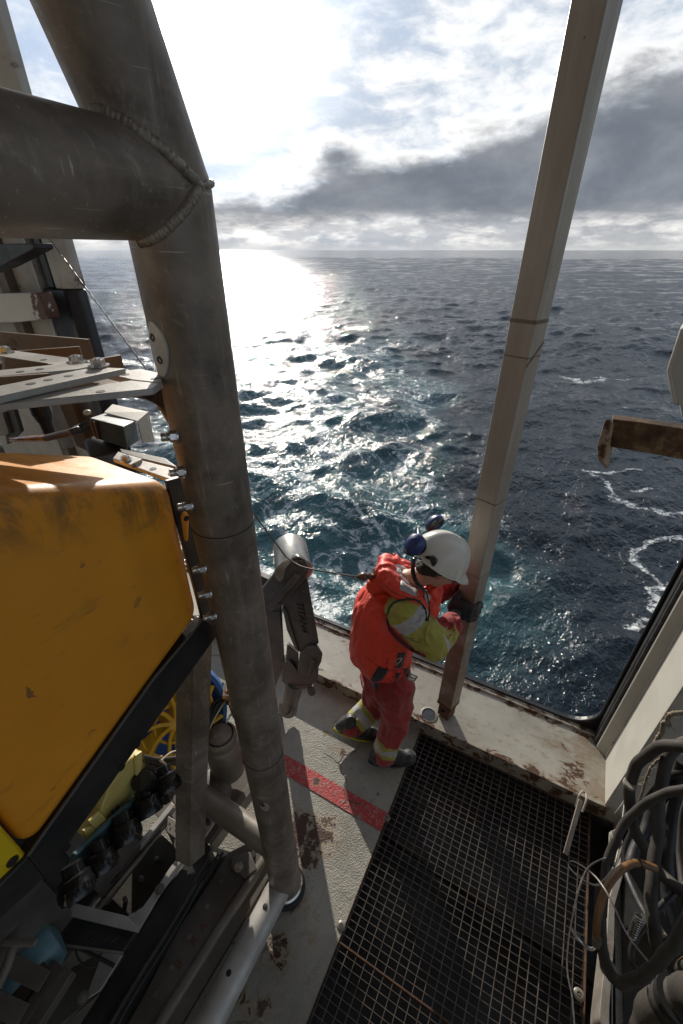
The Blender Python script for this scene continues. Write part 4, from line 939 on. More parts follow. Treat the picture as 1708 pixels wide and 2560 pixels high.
    for k in range(5):
        t = R(72 * k); u = n1 * math.cos(t) + n2 * math.sin(t); v = n2 * math.cos(t) - n1 * math.sin(t)
        plate([c - axd * .05 + u * .05 + v * .02, c - axd * .03 + u * .25 + v * .075, c - axd * .08 + u * .25 - v * .05, c - axd * .07 + u * .05 - v * .02], .008, mb)
    mb.build('propeller', guard_yellow, noz)
    # brackets, hydraulic block and lines beside the canister
    hb = plate([PZ(*c, .75) for c in c7b(((1250, 20), (1300, -10), (1330, 60), (1345, 170), (1300, 190), (1275, 120), (1240, 90)))], .05).build('hydraulic_block', arm_mat, VEH, bevel=.006)
    brass = worn('brass_fitting', (.45, .24, .10), (.35, .17, .07), .35, .8)
    for c in ((1265, 60), (1290, 130), (1255, 95)): MB().tube([PZ(*c7(*c), .78), PZ(*c7(c[0] + 14, c[1] + 12), .76)], .011, 12).build('brass_fitting', brass, hb, True)
    pale = worn('pale_line', (.5, .45, .3), (.4, .36, .24), .5)
    for cs, r_, m_ in ((((1262, 95), (1200, 130), (1175, 200), (1150, 285)), .012, rubber), (((1262, 105), (1215, 150), (1185, 220), (1155, 310)), .010, rubber), (((1265, 115), (1235, 160), (1195, 230), (1150, 320)), .005, pale), (((1295, 190), (1280, 215), (1268, 240)), .006, steel), (((1240, 90), (1228, 50), (1250, 20)), .010, rubber)):
        MB().tube(spline([PZ(*c7(*c), .72) for c in cs]), r_, 10).build('hydraulic_line', m_, VEH, True)
    # pale blue bottle with clamps and channels at the near end
    q0, q1 = PZ(*c7(330, 1410), .48), PZ(*c7(-120, 1880), .48)
    MB().lathe(q0, q1 - q0, [(.02, 0), (.085, .012), (.10, .04), (.10, (q1 - q0).length)], 36).build('pressure_bottle', cyan_mat, VEH, True)
    for a_, b_ in (((45, 1585), (250, 1690)), ((-60, 1790), (130, 1880))): MB().bar(PZ(*c7(*a_), .60), PZ(*c7(*b_), .56), .06, .014).build('bottle_clamp', arm_mat, VEH, bevel=.002)
    for a_, b_, w, m_ in (((345, 1595), (90, 1960), .06, arm_mat), ((265, 1590), (20, 1940), .075, arm_mat), ((395, 1625), (180, 1960), .05, plate_mat), ((215, 1560), (10, 1850), .03, black_paint)):
        MB().bar(PZ(*c7(*a_), .52), PZ(*c7(*b_), .52), w, .05).build('bottle_channel', m_, VEH, bevel=.003)
    MB().prism(G([(400, 1610), (580, 1520), (560, 1740), (300, 1970), (150, 1970)], .24), (0, 0, -.02)).build('base_plate', plate_mat, VEH, bevel=.003)
    MB().tube([PZ(*c7(*c), .72) for c in ((75, 1490), (40, 1600), (-20, 1730))], .017, 16).build('grab_bar', alu, VEH, True)
    MB().hull([(PZ(*c7(30, 1470), .74), (.012, .012, .008)), (PZ(*c7(190, 1470), .74), (.012, .014, .006))]).build('grab_bar_foot', alu, VEH, True)
    MB().tube(spline([PZ(*c7(*c), .35) for c in ((415, 1480), (440, 1560), (490, 1605), (540, 1600))]), .004, 8).build('cable', hose_mat, VEH, True)
    for cs, z_, r_, m_ in ((((600, 1960), (760, 1690), (900, 1470), (1010, 1290), (1100, 1140)), .275, .010, hose_mat), (((640, 1960), (790, 1700), (930, 1480), (1040, 1300), (1130, 1130)), .275, .007, rubber), (((300, 1560), (420, 1500), (560, 1560), (640, 1600)), .30, .008, hose_mat), (((470, 1270), (560, 1180), (690, 1080), (800, 960), (900, 840)), .34, .007, rubber)):
        MB().tube(spline([PZ(*c7(*c), z_) for c in cs]), r_, 10).build('hydraulic_line', m_, VEH, True)
    for c in ((880, 1000), (790, 1110), (700, 1225), (610, 1330)): MB().lathe(PZ(*c7(*c), .09), (0, 0, 1), [(.012, -.03), (.012, .004), (.008, .006), (.0, .006)], 14).build('pan_bolt', alu, VEH, True)
    for c in ((1240, 1130), (1160, 1270), (1060, 1440), (960, 1610), (870, 1760)):
        mb = MB(); hexbolt(mb, PZ(*c7(*c), .151), (0, 0, 1), .008, .007); mb.build('bolt', alu, sk, True)
    MB().prism(G([(940, 760), (1005, 800), (1000, 900), (935, 850)], .32), (0, 0, -.02)).build('drilled_plate', alu, VEH, bevel=.002)
    for c in ((950, 805), (955, 830), (985, 812), (985, 840)): MB().lathe(PZ(*c7(*c), .321), (0, 0, 1), [(.005, -.002), (.005, .0005), (.0, .0006)], 12).build('bar_hole', engrave, VEH, True)
def c7b(cs): return [c7(*c) for c in cs]
build_lower()
def build_core():
    mb = MB(); mb.box((-2.5, -2.2, .16), (-1.42, .42, 1.84)); mb.box((-2.5, -2.2, 1.9), (-1.5, .60, 2.50))
    mb.build('vehicle_core', black_paint, VEH, bevel=.02)
    mb = MB()
    for k in range(7): mb.box((-1.419, -1.9 + .34 * k, .22), (-1.395, -1.66 + .34 * k, 1.2))
    mb.build('core_panel', arm_mat, VEH, bevel=.004)
build_core()

def build_arm():
    Y = 1.50
    A = thing('manipulator_arm', None, None, PY(720, 1600, Y)); del A['label'], A['category']
    A.parent = VEH; A.matrix_parent_inverse = inv_world(VEH)
    Q = lambda cs, y=Y: [PY(*c5(*c), y) for c in cs]
    def seg(name, cs, y, t, mat=arm_mat, bev=.008):
        q = Q(cs, y); c = sum(q, Vector()) / len(q); v = c - EYE; v.z *= .35; v.normalize(); return MB().prism(q, v * t).build(name, mat, A, bevel=bev)
    seg('upper_arm', [(500, 800), (640, 860), (690, 1090), (700, 1300), (712, 1520), (640, 1730), (560, 1730), (540, 1200)], Y + .06, .10)
    seg('upper_arm_cover', [(575, 1110), (672, 1105), (690, 1290), (590, 1290)], Y + .05, .012, arm_mat, .004)
    seg('forearm', [(895, 800), (915, 900), (1000, 1375), (830, 1450), (775, 1330), (690, 1075), (720, 1000), (780, 860)], Y, .12)
    seg('forearm_web', [(690, 1060), (720, 1090), (830, 1440), (800, 1420), (730, 1260)], Y - .01, .05, arm_mat, .003)
    seg('elbow_link', [(905, 720), (912, 780), (890, 830), (800, 930), (715, 1045), (610, 1100), (560, 1080), (500, 950), (620, 800), (700, 690), (820, 640), (880, 670)], Y - .055, .05)
    seg('elbow_cover', [(900, 735), (895, 790), (700, 860), (670, 830), (705, 750), (800, 680), (860, 680)], Y - .068, .015, arm_mat, .005)
    a, b = PY(*c5(815, 805), Y - .075), PY(*c5(590, 1075), Y - .075)
    MB().hull([(a, .019), (b, .019), (a + Vector((0, .03, 0)), .024), (b + Vector((0, .03, 0)), .024)], 3).build('link_rib', arm_mat, A, True)
    # drum of the elbow motor
    e = PY(*c5(790, 770), Y - .03); ax = Vector((-.62, .74, .16)).normalized()
    MB().lathe(e, ax, [(.098, -.005), (.104, .0), (.104, .02), (.098, .025), (.097, .19), (.090, .205), (.03, .207), (.0, .207)], 48).build('elbow_motor', silver, A, True)
    for c in ((815, 700), (890, 740), (615, 935), (550, 965), (672, 1045), (690, 850)):
        MB().lathe(PY(*c5(*c), Y - .070), (0, -1, 0), [(.0085, 0), (.0085, .005), (.005, .006), (.0045, .003), (.0, .003)], 14).build('cap_screw', alu, A, True)
    for c in ((870, 932), (755, 985), (910, 1130), (795, 1185), (945, 1310), (840, 1365)):
        MB().lathe(PY(*c5(*c), Y - .001), (0, -1, 0), [(.0085, 0), (.0085, .004), (.0055, .005), (.005, .002), (.0, .002)], 14).build('cap_screw', alu, A, True)
    # recessed lettering along the forearm
    p0, p1 = PY(*c5(832, 1010), Y - .001), PY(*c5(885, 1295), Y - .001); d = (p1 - p0); Lg = d.length
    text_mesh('lettering', 'TITAN4', p0 + d * .5, d, (d.z * -1, 0, d.x) if False else (-d.z, 0, d.x), Lg / 3.75, .0012, engrave, A)
    # wrist, jaw rotate and gripper
    seg('wrist_yoke', [(840, 1460), (905, 1400), (985, 1398), (1030, 1470), (1020, 1530), (990, 1590), (880, 1650), (820, 1610)], Y - .03, .045)
    seg('wrist_yoke', [(735, 1380), (830, 1460), (830, 1600), (720, 1560)], Y + .02, .06)
    a, b = PY(*c5(955, 1520), Y - .036), PY(*c5(930, 1620), Y - .036)
    MB().hull([(a, .016), (b, .016)], 3).build('link_rib', arm_mat, A, True)
    seg('wrist_body', [(690, 1540), (760, 1520), (820, 1610), (1000, 1580), (985, 1700), (880, 1760), (740, 1740), (690, 1690)], Y + .0, .10)
    w0, w1 = PY(*c5(800, 1700), Y + .04), PY(*c5(745, 1920), Y + .03)
    L = (w1 - w0).length
    MB().lathe(w0, w1 - w0, [(.055, 0), (.062, .01), (.062, L * .5), (.060, L * .52), (.060, L * .9), (.065, L * .92), (.065, L * 1.05), (.04, L * 1.1), (.0, L * 1.1)], 36).build('jaw_motor', alu, A, True)
    MB().lathe(PY(*c5(925, 1720), Y + .03), (.15, 0, -1), [(.028, 0), (.028, .07), (.022, .085), (.0, .086)], 20).build('wrist_motor', arm_mat, A, True)
    for k, (c0, c1, c2) in enumerate((((690, 1860), (672, 1930), (690, 1985)), ((790, 1920), (780, 1965), (720, 1985)))):
        MB().tube([PY(*c5(*c), Y + .02 - .05 * k) for c in (c0, c1, c2)], [.018, .016, .008], 10).build('gripper_finger', alu, A, True)
    mb = MB()
    for k in range(9): mb.hull([(PY(*c5(750 + k * 26, 1728 - abs(k - 4) * 1.5), Y - .004), .007)], 1)
    mb.build('flange_screws', arm_mat, A)
build_arm()

# ------------------------------------------------------------------ removable post in the opening
VD = Vector((math.sin(R(-5.17)), math.cos(R(-5.17)), 0)); VR = Vector((VD.y, -VD.x, 0)); PHI = R(24.6); PS = .110
PM = VD * 1.945; PL = PM + PS * (-math.cos(PHI) * VR + math.sin(PHI) * VD); PR_ = PM + PS * (math.sin(PHI) * VR + math.cos(PHI) * VD); PB = PL + PR_ - PM
PC = (PL + PR_) / 2
FACE_N = -(PR_ - PM).normalized()           # outward normal of the face towards the deck
SIDE_N = -(PL - PM).normalized()            # outward normal of the right face
def on_face(px, py, off=0.0):
    r = ray(px, py); p0 = PM + FACE_N * off; return EYE + r * ((p0 - EYE).dot(FACE_N) / r.dot(FACE_N))
def post_paint():
    m, N = material('post_paint')
    n = N.noise(N.mapping(N.pos, scale=(1, 1, .25)), 7, 7, .62); n2 = N.noise(N.mapping(N.pos, scale=(1, 1, .04)), 60, 4, .6); z = N.sep(N.pos)[2]
    col = N.mix(N.ss(n, .3, .7), (.36, .325, .28), (.275, .245, .205))
    col = N.mix(N.m('MULTIPLY', N.ss(n2, .5, .72), .4), col, (.44, .41, .36))
    br = N.m('MULTIPLY', N.ss(z, 1.75, 1.15), N.ss(N.m('ADD', N.noise(N.pos, 5, 6, .65), N.m('MULTIPLY', N.ss(z, 1.4, .2), .16)), .42, .66))
    col = N.mix(N.m('MULTIPLY', br, .8), col, (.155, .095, .06))
    v = N.voro(N.mix(.03, N.pos, N.noisec(N.pos, 40), 'ADD'), 11); sp = N.ss(v, .075, .055)
    col = N.mix(N.m('MULTIPLY', N.m('MULTIPLY', sp, N.ss(n, .40, .55)), .85), col, (.045, .035, .03))
    setp(N, col, N.lin(n, .3, .7, .38, .55), .12, N.bump(N.noise(N.pos, 70, 4), .12, .004))
    return m
def build_post():
    T = thing('opening_post', 'square weathered steel post standing on the sill in the middle of the opening', 'post', (PC.x, PC.y, SILL_H))
    pm = post_paint(); sq = [PL, PM, PR_, PB]
    z0 = on_face(1105, 1765).z
    MB().prism([(p.x, p.y, z0) for p in sq], (0, 0, 5.2 - z0)).build('post_tube', pm, T, bevel=.006, seg=3)
    sh = .80; ins = [PC + (p - PC) * sh for p in sq]
    MB().prism([(p.x, p.y, SILL_H + .004) for p in ins], (0, 0, z0 - SILL_H + .1)).build('post_insert', rust_mat, T, bevel=.004)
    zh = (SILL_H + z0) / 2; p = PM + (PL - PM) * .55; p = PC + (Vector((p.x, p.y, 0)) - PC) * sh
    MB().lathe((p.x, p.y, zh + .01), FACE_N, [(.017, -.002), (.017, .006), (.010, .008), (.009, .001), (.0, .001)], 20).build('insert_pin', engrave, T, True)
    # sleeves with worn rust bands
    bandm = worn('post_band', (.12, .085, .06), (.19, .15, .115), .6, .1, 20, .2, 90)
    for (a, b, hgt) in ((1300, 808, .016), (1283, 893, .006), (1213, 1256, .010), (1168, 1432, .005)):
        z = on_face(a, b).z; s2 = 1.012
        MB().prism([Vector((PC.x, PC.y, z)) + (Vector((p.x, p.y, 0)) - Vector((PC.x, PC.y, 0))) * s2 for p in sq], (0, 0, hgt)).build('worn_band', bandm, T, bevel=.002)
    # lower doubling sleeve, slightly wider
    zt = on_face(1213, 1256).z
    MB().prism([Vector((PC.x, PC.y, z0 - .004)) + (Vector((p.x, p.y, 0)) - Vector((PC.x, PC.y, 0))) * 1.02 for p in sq], (0, 0, .035)).build('end_collar', rust_mat, T, bevel=.003)
    # diagonal rubbed mark on the right face
    z = on_face(1283, 893).z
    MB().prism([PM + SIDE_N * .0012 + Vector((0, 0, z - .035)), PR_ + SIDE_N * .0012 + Vector((0, 0, z + .05)), PR_ + SIDE_N * .0012 + Vector((0, 0, z + .062)), PM + SIDE_N * .0012 + Vector((0, 0, z - .022))], SIDE_N * .0008).build('rub_mark', bandm, T)
build_post()

# ------------------------------------------------------------------ the person at the post
def fabric(name, c1, c2, rough=.75, bump=.5, scale=26, sheen=.2, dirt=(.10, .07, .05), dirt_amt=.5):
    m, N = material(name)
    n = N.noise(N.pos, 7, 5, .6); n2 = N.noise(N.mapping(N.pos, scale=(1, 1, .6)), scale, 5, .6, .6); n3 = N.noise(N.pos, 330, 2)
    col = N.mix(N.ss(n, .3, .7), c1, c2)
    col = N.mix(N.m('MULTIPLY', N.ss(N.noise(N.pos, 11, 6, .68), .54, .74), dirt_amt), col, dirt)
    setp(N, col, rough, 0, N.bump(N.m('ADD', n2, N.m('MULTIPLY', n3, .10)), bump, .012))
    N.bs.inputs['Sheen Weight'].default_value = sheen
    return m
f_vest = fabric('vest_orange', (.80, .055, .022), (.70, .045, .02), .5, .9, 16, .1, (.30, .04, .03), .35)
f_red = fabric('coverall_red', (.33, .020, .018), (.25, .016, .016), .8, .6, 22)
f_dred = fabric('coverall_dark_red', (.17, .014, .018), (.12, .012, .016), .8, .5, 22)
f_yel = fabric('coverall_yellow', (.36, .335, .05), (.29, .27, .045), .75, .9, 18, .2, (.16, .14, .05), .6)
f_grey = fabric('reflective_tape', (.42, .41, .40), (.35, .34, .335), .45, .25, 30, .1, (.2, .19, .17), .4)
f_black = fabric('webbing_black', (.012, .012, .012), (.02, .02, .02), .7, .3, 60)
f_glove = fabric('glove_black', (.010, .010, .011), (.018, .018, .019), .65, .5, 50)
f_boot = fabric('boot_black', (.012, .012, .013), (.022, .021, .02), .45, .3, 40)
f_hood = fabric('hood_white', (.56, .54, .51), (.48, .46, .43), .85, .5, 24)
m_sole = worn('sole_yellow', (.50, .42, .03), (.35, .30, .03), .6)
m_hair = fabric('hair_dark', (.018, .012, .008), (.03, .02, .012), .6, .8, 90, 0)
m_helmet = worn('helmet_white', (.62, .60, .55), (.55, .53, .47), .32, 0, 5, .05, 60, scratch=(.42, .38, .32), spots=(.42, .38, .32))
m_muff = worn('muff_blue', (.020, .035, .14), (.03, .05, .17), .38, 0, 9, .1, 90, scratch=(.10, .12, .22))
def skin_mat():
    m, N = material('skin')
    n = N.noise(N.pos, 22, 5, .6)
    setp(N, N.mix(N.ss(n, .3, .7), (.50, .27, .185), (.42, .21, .14)), .5, 0, N.bump(N.noise(N.pos, 160, 3), .1, .002))
    N.bs.inputs['Subsurface Weight'].default_value = .12; N.bs.inputs['Subsurface Scale'].default_value = .01
    return m
m_skin = skin_mat()

def build_person():
    U = Vector((0, 0, 1)); F = Vector((.86, .51, 0)).normalized(); S = Vector((F.y, -F.x, 0))     # S: his right, towards the deck
    T = thing('person', 'person in orange vest and white helmet leaning on the square post', 'person', (PZ(985, 1900, 0).x, PZ(985, 1900, 0).y, 0))
    Bm = Matrix((F, S, U)).transposed()                       # local frame: forward, right, up
    lean = Matrix.Rotation(R(18), 3, S.cross(U).cross(U)) if False else Matrix.Identity(3)
    J = {}
    J['pel'] = PY(968, 1700, 1.66); J['waist'] = PY(962, 1620, 1.69); J['chest'] = PY(975, 1525, 1.735); J['neck'] = PY(1022, 1445, 1.77)
    J['head'] = PY(1095, 1419, 1.785)
    J['shR'] = PY(1012, 1528, 1.60); J['elR'] = PY(1086, 1612, 1.63); J['wrR'] = PY(1128, 1560, 1.80)
    J['shL'] = PY(1045, 1475, 1.95); J['elL'] = PY(1098, 1478, 2.04); J['wrL'] = PY(1150, 1442, 2.04)
    J['hipR'] = PY(985, 1715, 1.60); J['knR'] = PY(992, 1795, 1.60); J['anR'] = PZ(965, 1882, .11)
    J['hipL'] = PY(955, 1700, 1.74); J['knL'] = PY(935, 1765, 1.76); J['anL'] = PZ(878, 1815, .13)
    tor = (J['neck'] - J['pel']).normalized(); torF = (F - tor * F.dot(tor)).normalized(); torS = torF.cross(tor)
    if torS.dot(S) < 0: torS = -torS
    TB = Matrix((torF, torS, tor)).transposed()
    def pt(k, f=0, s=0, u=0): return J[k] + F * f + S * s + U * u
    def wrinkle(me, amp, scale, stretch=(1, 1, 1), seed=0, detail=3):
        me.update()
        for v in me.vertices:
            q = Vector((v.co.x * stretch[0], v.co.y * stretch[1], v.co.z * stretch[2])) * scale + Vector((seed, seed * .7, 0))
            q += Vector((mnoise.noise(q * .7), mnoise.noise(q * .7 + Vector((9, 0, 0))), 0)) * .8; w = 1 - abs(mnoise.noise(q)) * 2.4; w += .6 * (1 - abs(mnoise.noise(q * 2.3)) * 2.2) * .6
            v.co += v.normal * (w - .5) * amp
    def finish(name, mb, vox, mats, pick, amp=.006, sc=9, st=(1, 1, 1), seed=0, smooth=8, parent=T, label=None):
        me = remeshed(mb, vox, smooth)
        if amp: wrinkle(me, amp, sc, st, seed)
        for m_ in mats: me.materials.append(m_)
        if len(mats) > 1:
            for p in me.polygons: p.material_index = pick(p.center, p.normal)
        me.polygons.foreach_set('use_smooth', [True] * len(me.polygons))
        return link(name, me, None, parent, False, label)
    # ---------------- body: one continuous skin from head to feet
    Fh = (F * math.cos(R(32)) - U * math.sin(R(32))); Uh = (U * math.cos(R(32)) + F * math.sin(R(32))); 
    Fh = (Fh + Vector((0, 0, 0))).normalized(); HB = Matrix((Fh, S, Uh)).transposed()
    def hp(f, s, u): return J['head'] + Fh * f + S * s + Uh * u
    mb = MB()
    mb.hull([(hp(-.012, 0, .03), (.098, .076, .095), HB)], 3)                                   # skull
    mb.hull([(hp(.045, 0, -.02), (.052, .062, .06), HB), (hp(.055, 0, -.085), (.030, .034, .026), HB), (hp(.0, 0, -.05), (.05, .058, .05), HB)], 3)   # face and jaw
    mb.hull([(hp(.094, 0, .012), (.010, .010, .012), HB), (hp(.118, 0, -.028), (.012, .014, .009), HB)], 2)      # nose
    mb.hull([(hp(.084, -.035, .028), (.016, .022, .008), HB), (hp(.084, .035, .028), (.016, .022, .008), HB)], 2)   # brow
    for sg in (-1, 1):
        mb.hull([(hp(-.005, sg * .078, .005), (.018, .008, .028), HB), (hp(-.002, sg * .077, -.022), (.010, .007, .012), HB)], 2)  # ear
        mb.hull([(hp(.078, sg * .040, -.020), (.020, .022, .018), HB)], 2)                      # cheek
    mb.hull([(hp(.098, 0, -.055), (.008, .022, .006), HB)], 2); mb.hull([(hp(.095, 0, -.068), (.008, .019, .006), HB)], 2)     # lips
    mb.hull([(hp(-.02, 0, -.06), .055), (J['neck'] + U * -.02, .062)])
    mb.hull([(J['neck'] + tor * -.02, .07), (J['chest'], (.11, .15, .12), TB)]); mb.hull([(J['chest'], (.11, .15, .12), TB), (J['waist'], (.10, .13, .08), TB)]); mb.hull([(J['waist'], (.10, .13, .08), TB), (J['pel'], (.10, .14, .08), Bm)])
    for s_ in 'RL':
        mb.hull([(J['chest'] + tor * .06, .07), (J['sh' + s_], .055)]); mb.hull([(J['sh' + s_], .052), (J['el' + s_], .042)]); mb.hull([(J['el' + s_], .041), (J['wr' + s_], .030)])
        mb.hull([(J['pel'], .09), (J['hip' + s_], .085)]); mb.hull([(J['hip' + s_], .082), (J['kn' + s_], .056)]); mb.hull([(J['kn' + s_], .055), (J['an' + s_], .040)])
        mb.hull([(J['an' + s_], .038), (J['an' + s_] + F * .12 - U * .06, .03)])
    # bare hands inside the gloves
    hR = J['wrR'] + (on_face(1160, 1522, .020) - J['wrR']) * .45
    mb.hull([(J['wrR'], .024), (hR, .012)]); hL = PB + Vector((0, 0, 0)); hL = Vector((PL.x, PL.y, J['wrL'].z)) - FACE_N * .02 + SIDE_N * -.025
    mb.hull([(J['wrL'], .024), (hL, .012)])
    finish('body', mb, .0075, [m_skin], None, 0, smooth=3)
    # ---------------- face details
    for sg in (-1, 1):
        MB().hull([(hp(.083, sg * .033, .006), (.010, .013, .010), HB)], 3).build('eye', worn('eye_dark', (.02, .015, .012), (.03, .02, .015), .2), T, True)
    gl, N = material('glasses_lens'); setp(N, (.75, .78, .80), .04, 0); N.bs.inputs['Transmission Weight'].default_value = .85; N.bs.inputs['IOR'].default_value = 1.1
    gm = MB()
    for sg in (-1, 1): gm.hull([(hp(.104, sg * .036, .004), (.003, .031, .020), HB)], 3)
    gls = gm.build('safety_glasses', gl, T, True)
    gm = MB()
    for sg in (-1, 1):
        gm.tube([hp(.104, sg * .066, .014), hp(.085, sg * .079, .016), hp(-.005, sg * .086, .018), hp(-.03, sg * .084, .005)], [.0035, .0045, .0042, .003], 8)
        gm.tube([hp(.107, sg * (.036 + .031 * math.cos(R(a))), .004 + .020 * math.sin(R(a))) for a in range(0, 361, 30)], .0016, 6)
    gm.build('glasses_frame', plastic, gls, True)
    mb = MB(); mb.hull([(hp(-.03, 0, .0), (.074, .074, .050), HB), (hp(-.082, 0, -.040), (.026, .055, .03), HB)], 3)
    for sg in (-1, 1): mb.hull([(hp(.016, sg * .072, .038), (.018, .012, .018), HB), (hp(.018, sg * .076, .014), (.005, .004, .012), HB)], 2); mb.hull([(hp(-.040, sg * .074, .0), (.014, .008, .028), HB)], 2)
    finish('hair', mb, .006, [m_hair], None, .004, 60, smooth=3)
    # ---------------- trousers
    def tparam(c, a, b): d = b - a; return (c - a).dot(d) / d.length_squared
    mb = MB()
    mb.hull([(J['waist'], (.155, .175, .09), TB), (J['pel'], (.155, .165, .10), Bm)])
    mb.hull([(J['pel'] - F * .02, (.150, .155, .09), Bm), (J['hipR'], .125)]); mb.hull([(J['pel'] - F * .02, (.150, .155, .09), Bm), (J['hipL'], .115)])
    mb.hull([(J['hipR'], .122), (J['knR'], .096)]); mb.hull([(J['knR'], .095), (J['anR'] + U * .05, .083), (J['anR'] + U * .0 - F * .01, .080)])
    mb.hull([(J['hipL'], .115), (J['knL'], .092)]); mb.hull([(J['knL'], .090), (J['anL'] + (J['knL'] - J['anL']) * .1, .078), (J['anL'], .072)])
    def pick(c, n):
        best = None
        for s_ in 'RL':
            a, b = J['an' + s_], J['kn' + s_]; t = tparam(c, a, b); d = (c - (a + (b - a) * max(0, min(1, t)))).length
            if best is None or d < best[0]: best = (d, (b - a).length * t)
        d, h = best
        if d < .14:
            if .040 < h < .075 or .130 < h < .165: return 1
            if .075 <= h <= .130: return 2
        return 0
    tr = finish('trousers', mb, .010, [f_red, f_yel, f_grey], pick, .014, 10, (1, 1, .5), 3)
    # ---------------- sleeves
    mb = MB()
    for s_, r0, r1, r2 in (('R', .098, .088, .064), ('L', .085, .075, .058)):
        mb.hull([(J['chest'] + tor * .05 + torS * (.05 if s_ == 'R' else -.08), .06), (J['sh' + s_], r0)])
        mb.hull([(J['sh' + s_], r0), (J['el' + s_], r1)]); mb.hull([(J['el' + s_], r1 * .97), (J['el' + s_] + (J['wr' + s_] - J['el' + s_]) * .6, r2 * 1.12), (J['wr' + s_], r2)])
    def pick(c, n):
        if c.y > 1.90 or (c - J['shL']).length < (c - J['shR']).length and (c - J['elR']).length > .2: return 1
        a, b = J['shR'], J['elR']; t = tparam(c, a, b); e, w = J['elR'], J['wrR']; t2 = tparam(c, e, w)
        dU = (c - (a + (b - a) * max(0, min(1, t)))).length; dF = (c - (e + (w - e) * max(0, min(1, t2)))).length
        if dU < dF:
            if .0 < t < .30: return 2
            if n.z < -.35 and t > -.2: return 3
            return 0
        if t2 > .80: return 1
        if .06 < t2 < .20: return 2
        if n.z > .15 and n.x < .35 and t2 > .3: return 1
        return 0
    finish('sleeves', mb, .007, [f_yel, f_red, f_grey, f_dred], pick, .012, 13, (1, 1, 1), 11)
    cx = (J['wrR'] - J['elR']).normalized(); MB().lathe(J['wrR'] - cx * .035, cx, [(.050, 0), (.058, .008), (.060, .03), (.057, .046), (.045, .048)], 24).build('cuff', f_red, T, True)
    # ---------------- life vest
    mb = MB()
    back = -torF
    mb.hull([(J['chest'] + tor * .09 + back * .015, (.150, .175, .09), TB), (J['chest'] + back * .03, (.185, .200, .12), TB), (J['waist'] + back * .02 - tor * .03, (.190, .205, .10), TB)], 3)
    mb.hull([(J['waist'] + back * .02 - tor * .03, (.190, .205, .10), TB), (J['waist'] - tor * .085 + back * .015, (.178, .195, .055), TB)], 3)
    vest = finish('life_vest', mb, .007, [f_vest], None, .012, 10, (1, 1, .3), 23, 12)
    # bulky collar over shoulders and chest flap
    def ringpts(c, rf, rs, n=40, tilt=0.0, lift=0.0): return [c + torF * (rf * math.cos(2 * math.pi * k / n)) + torS * (rs * math.sin(2 * math.pi * k / n)) + tor * (tilt * math.cos(2 * math.pi * k / n) + lift) for k in range(n + 1)]
    nb = J['neck'] - tor * .012
    mb = MB()
    pts = ringpts(nb + back * .02 - tor * .01, .120, .140, 40, -.06)
    mb.tube(pts, [.054 + .007 * math.sin(k * .8) for k in range(41)], 14)
    mb.hull([(nb + back * .13 + tor * .03, .06), (nb + back * .17 - tor * .05, .055), (nb + back * .10, .07)])
    mb.hull([(nb + torF * .13 + torS * .07, .045), (nb + torF * .15 + torS * .06 - tor * .22, .04), (nb + torF * .11 + torS * .10 - tor * .2, .04)])
    mb.hull([(nb + torF * .13 - torS * .07, .045), (nb + torF * .15 - torS * .06 - tor * .22, .04)])
    finish('vest_collar', mb, .007, [f_vest], None, .012, 13, (1, 1, 1), 31, 8, vest)
    mb = MB(); mb.tube(ringpts(J['neck'] - tor * .015 - torF * .012, .076, .080, 30, -.05), .026, 12); mb.hull([(J['neck'] + back * .075 + tor * .02, .035), (J['neck'] + back * .07 - tor * .03, .045)])
    finish('hood_collar', mb, .007, [f_hood], None, .006, 16, (1, 1, 1), 5, 4)
    # reflective patches lying on the collar
    def cloth_patch(name, quad, mat, parent, objs, n=(6, 6), off=.005):
        """a patch of cloth laid on the garments under the given sight-line quad"""
        bpy.context.view_layer.update()
        a, b, c, d = [Vector((*q, 0)) for q in quad]; mb = MB(); grid = []
        for i in range(n[0] + 1):
            row = []
            for j in range(n[1] + 1):
                u, v = i / n[0], j / n[1]; q = (a * (1 - u) + b * u) * (1 - v) + (d * (1 - u) + c * u) * v
                r = ray(q.x, q.y).normalized(); best = None; bn = None
                for o in objs:
                    ok, loc, nn, _ = o.ray_cast(EYE, r)
                    if ok and (best is None or (loc - EYE).length < best): best = (loc - EYE).length; bn = nn
                row.append((EYE + r * (best - off)) if best else None)
            grid.append(row)
        V = [[mb.bm.verts.new(p) if p else None for p in row] for row in grid]
        W = [[mb.bm.verts.new(p - (p - EYE).normalized() * -.004) if p else None for p in row] for row in grid]
        for i in range(n[0]):
            for j in range(n[1]):
                q = (V[i][j], V[i + 1][j], V[i + 1][j + 1], V[i][j + 1])
                if all(q): mb.bm.faces.new(q)
        bmesh.ops.delete(mb.bm, geom=[v for v in mb.bm.verts if not v.link_faces], context='VERTS')
        o = mb.build(name, mat, parent, True)
        md = o.modifiers.new('thick', 'SOLIDIFY'); md.thickness = .003; md.offset = 0
        return o
    kids = {c.name.split('.')[0]: c for c in list(T.children) + list(vest.children)}
    vc, ls, tro, slv = kids['vest_collar'], vest, tr, kids['sleeves']
    def cloth_line(name, pts, r, mat, parent, objs):
        bpy.context.view_layer.update(); out = []
        P = spline([Vector((a, b, 0)) for a, b in pts], 6)
        for q in P:
            rr = ray(q.x, q.y).normalized(); best = None
            for o in objs:
                ok, loc, nn, _ = o.ray_cast(EYE, rr)
                if ok and (best is None or (loc - EYE).length < best): best = (loc - EYE).length
            if best: out.append(EYE + rr * (best - r * .3))
        for k in range(3): out = [out[0]] + [(a + b * 2 + c) / 4 for a, b, c in zip(out, out[1:], out[2:])] + [out[-1]]
        return MB().tube(out, r, 8).build(name, mat, parent, True)
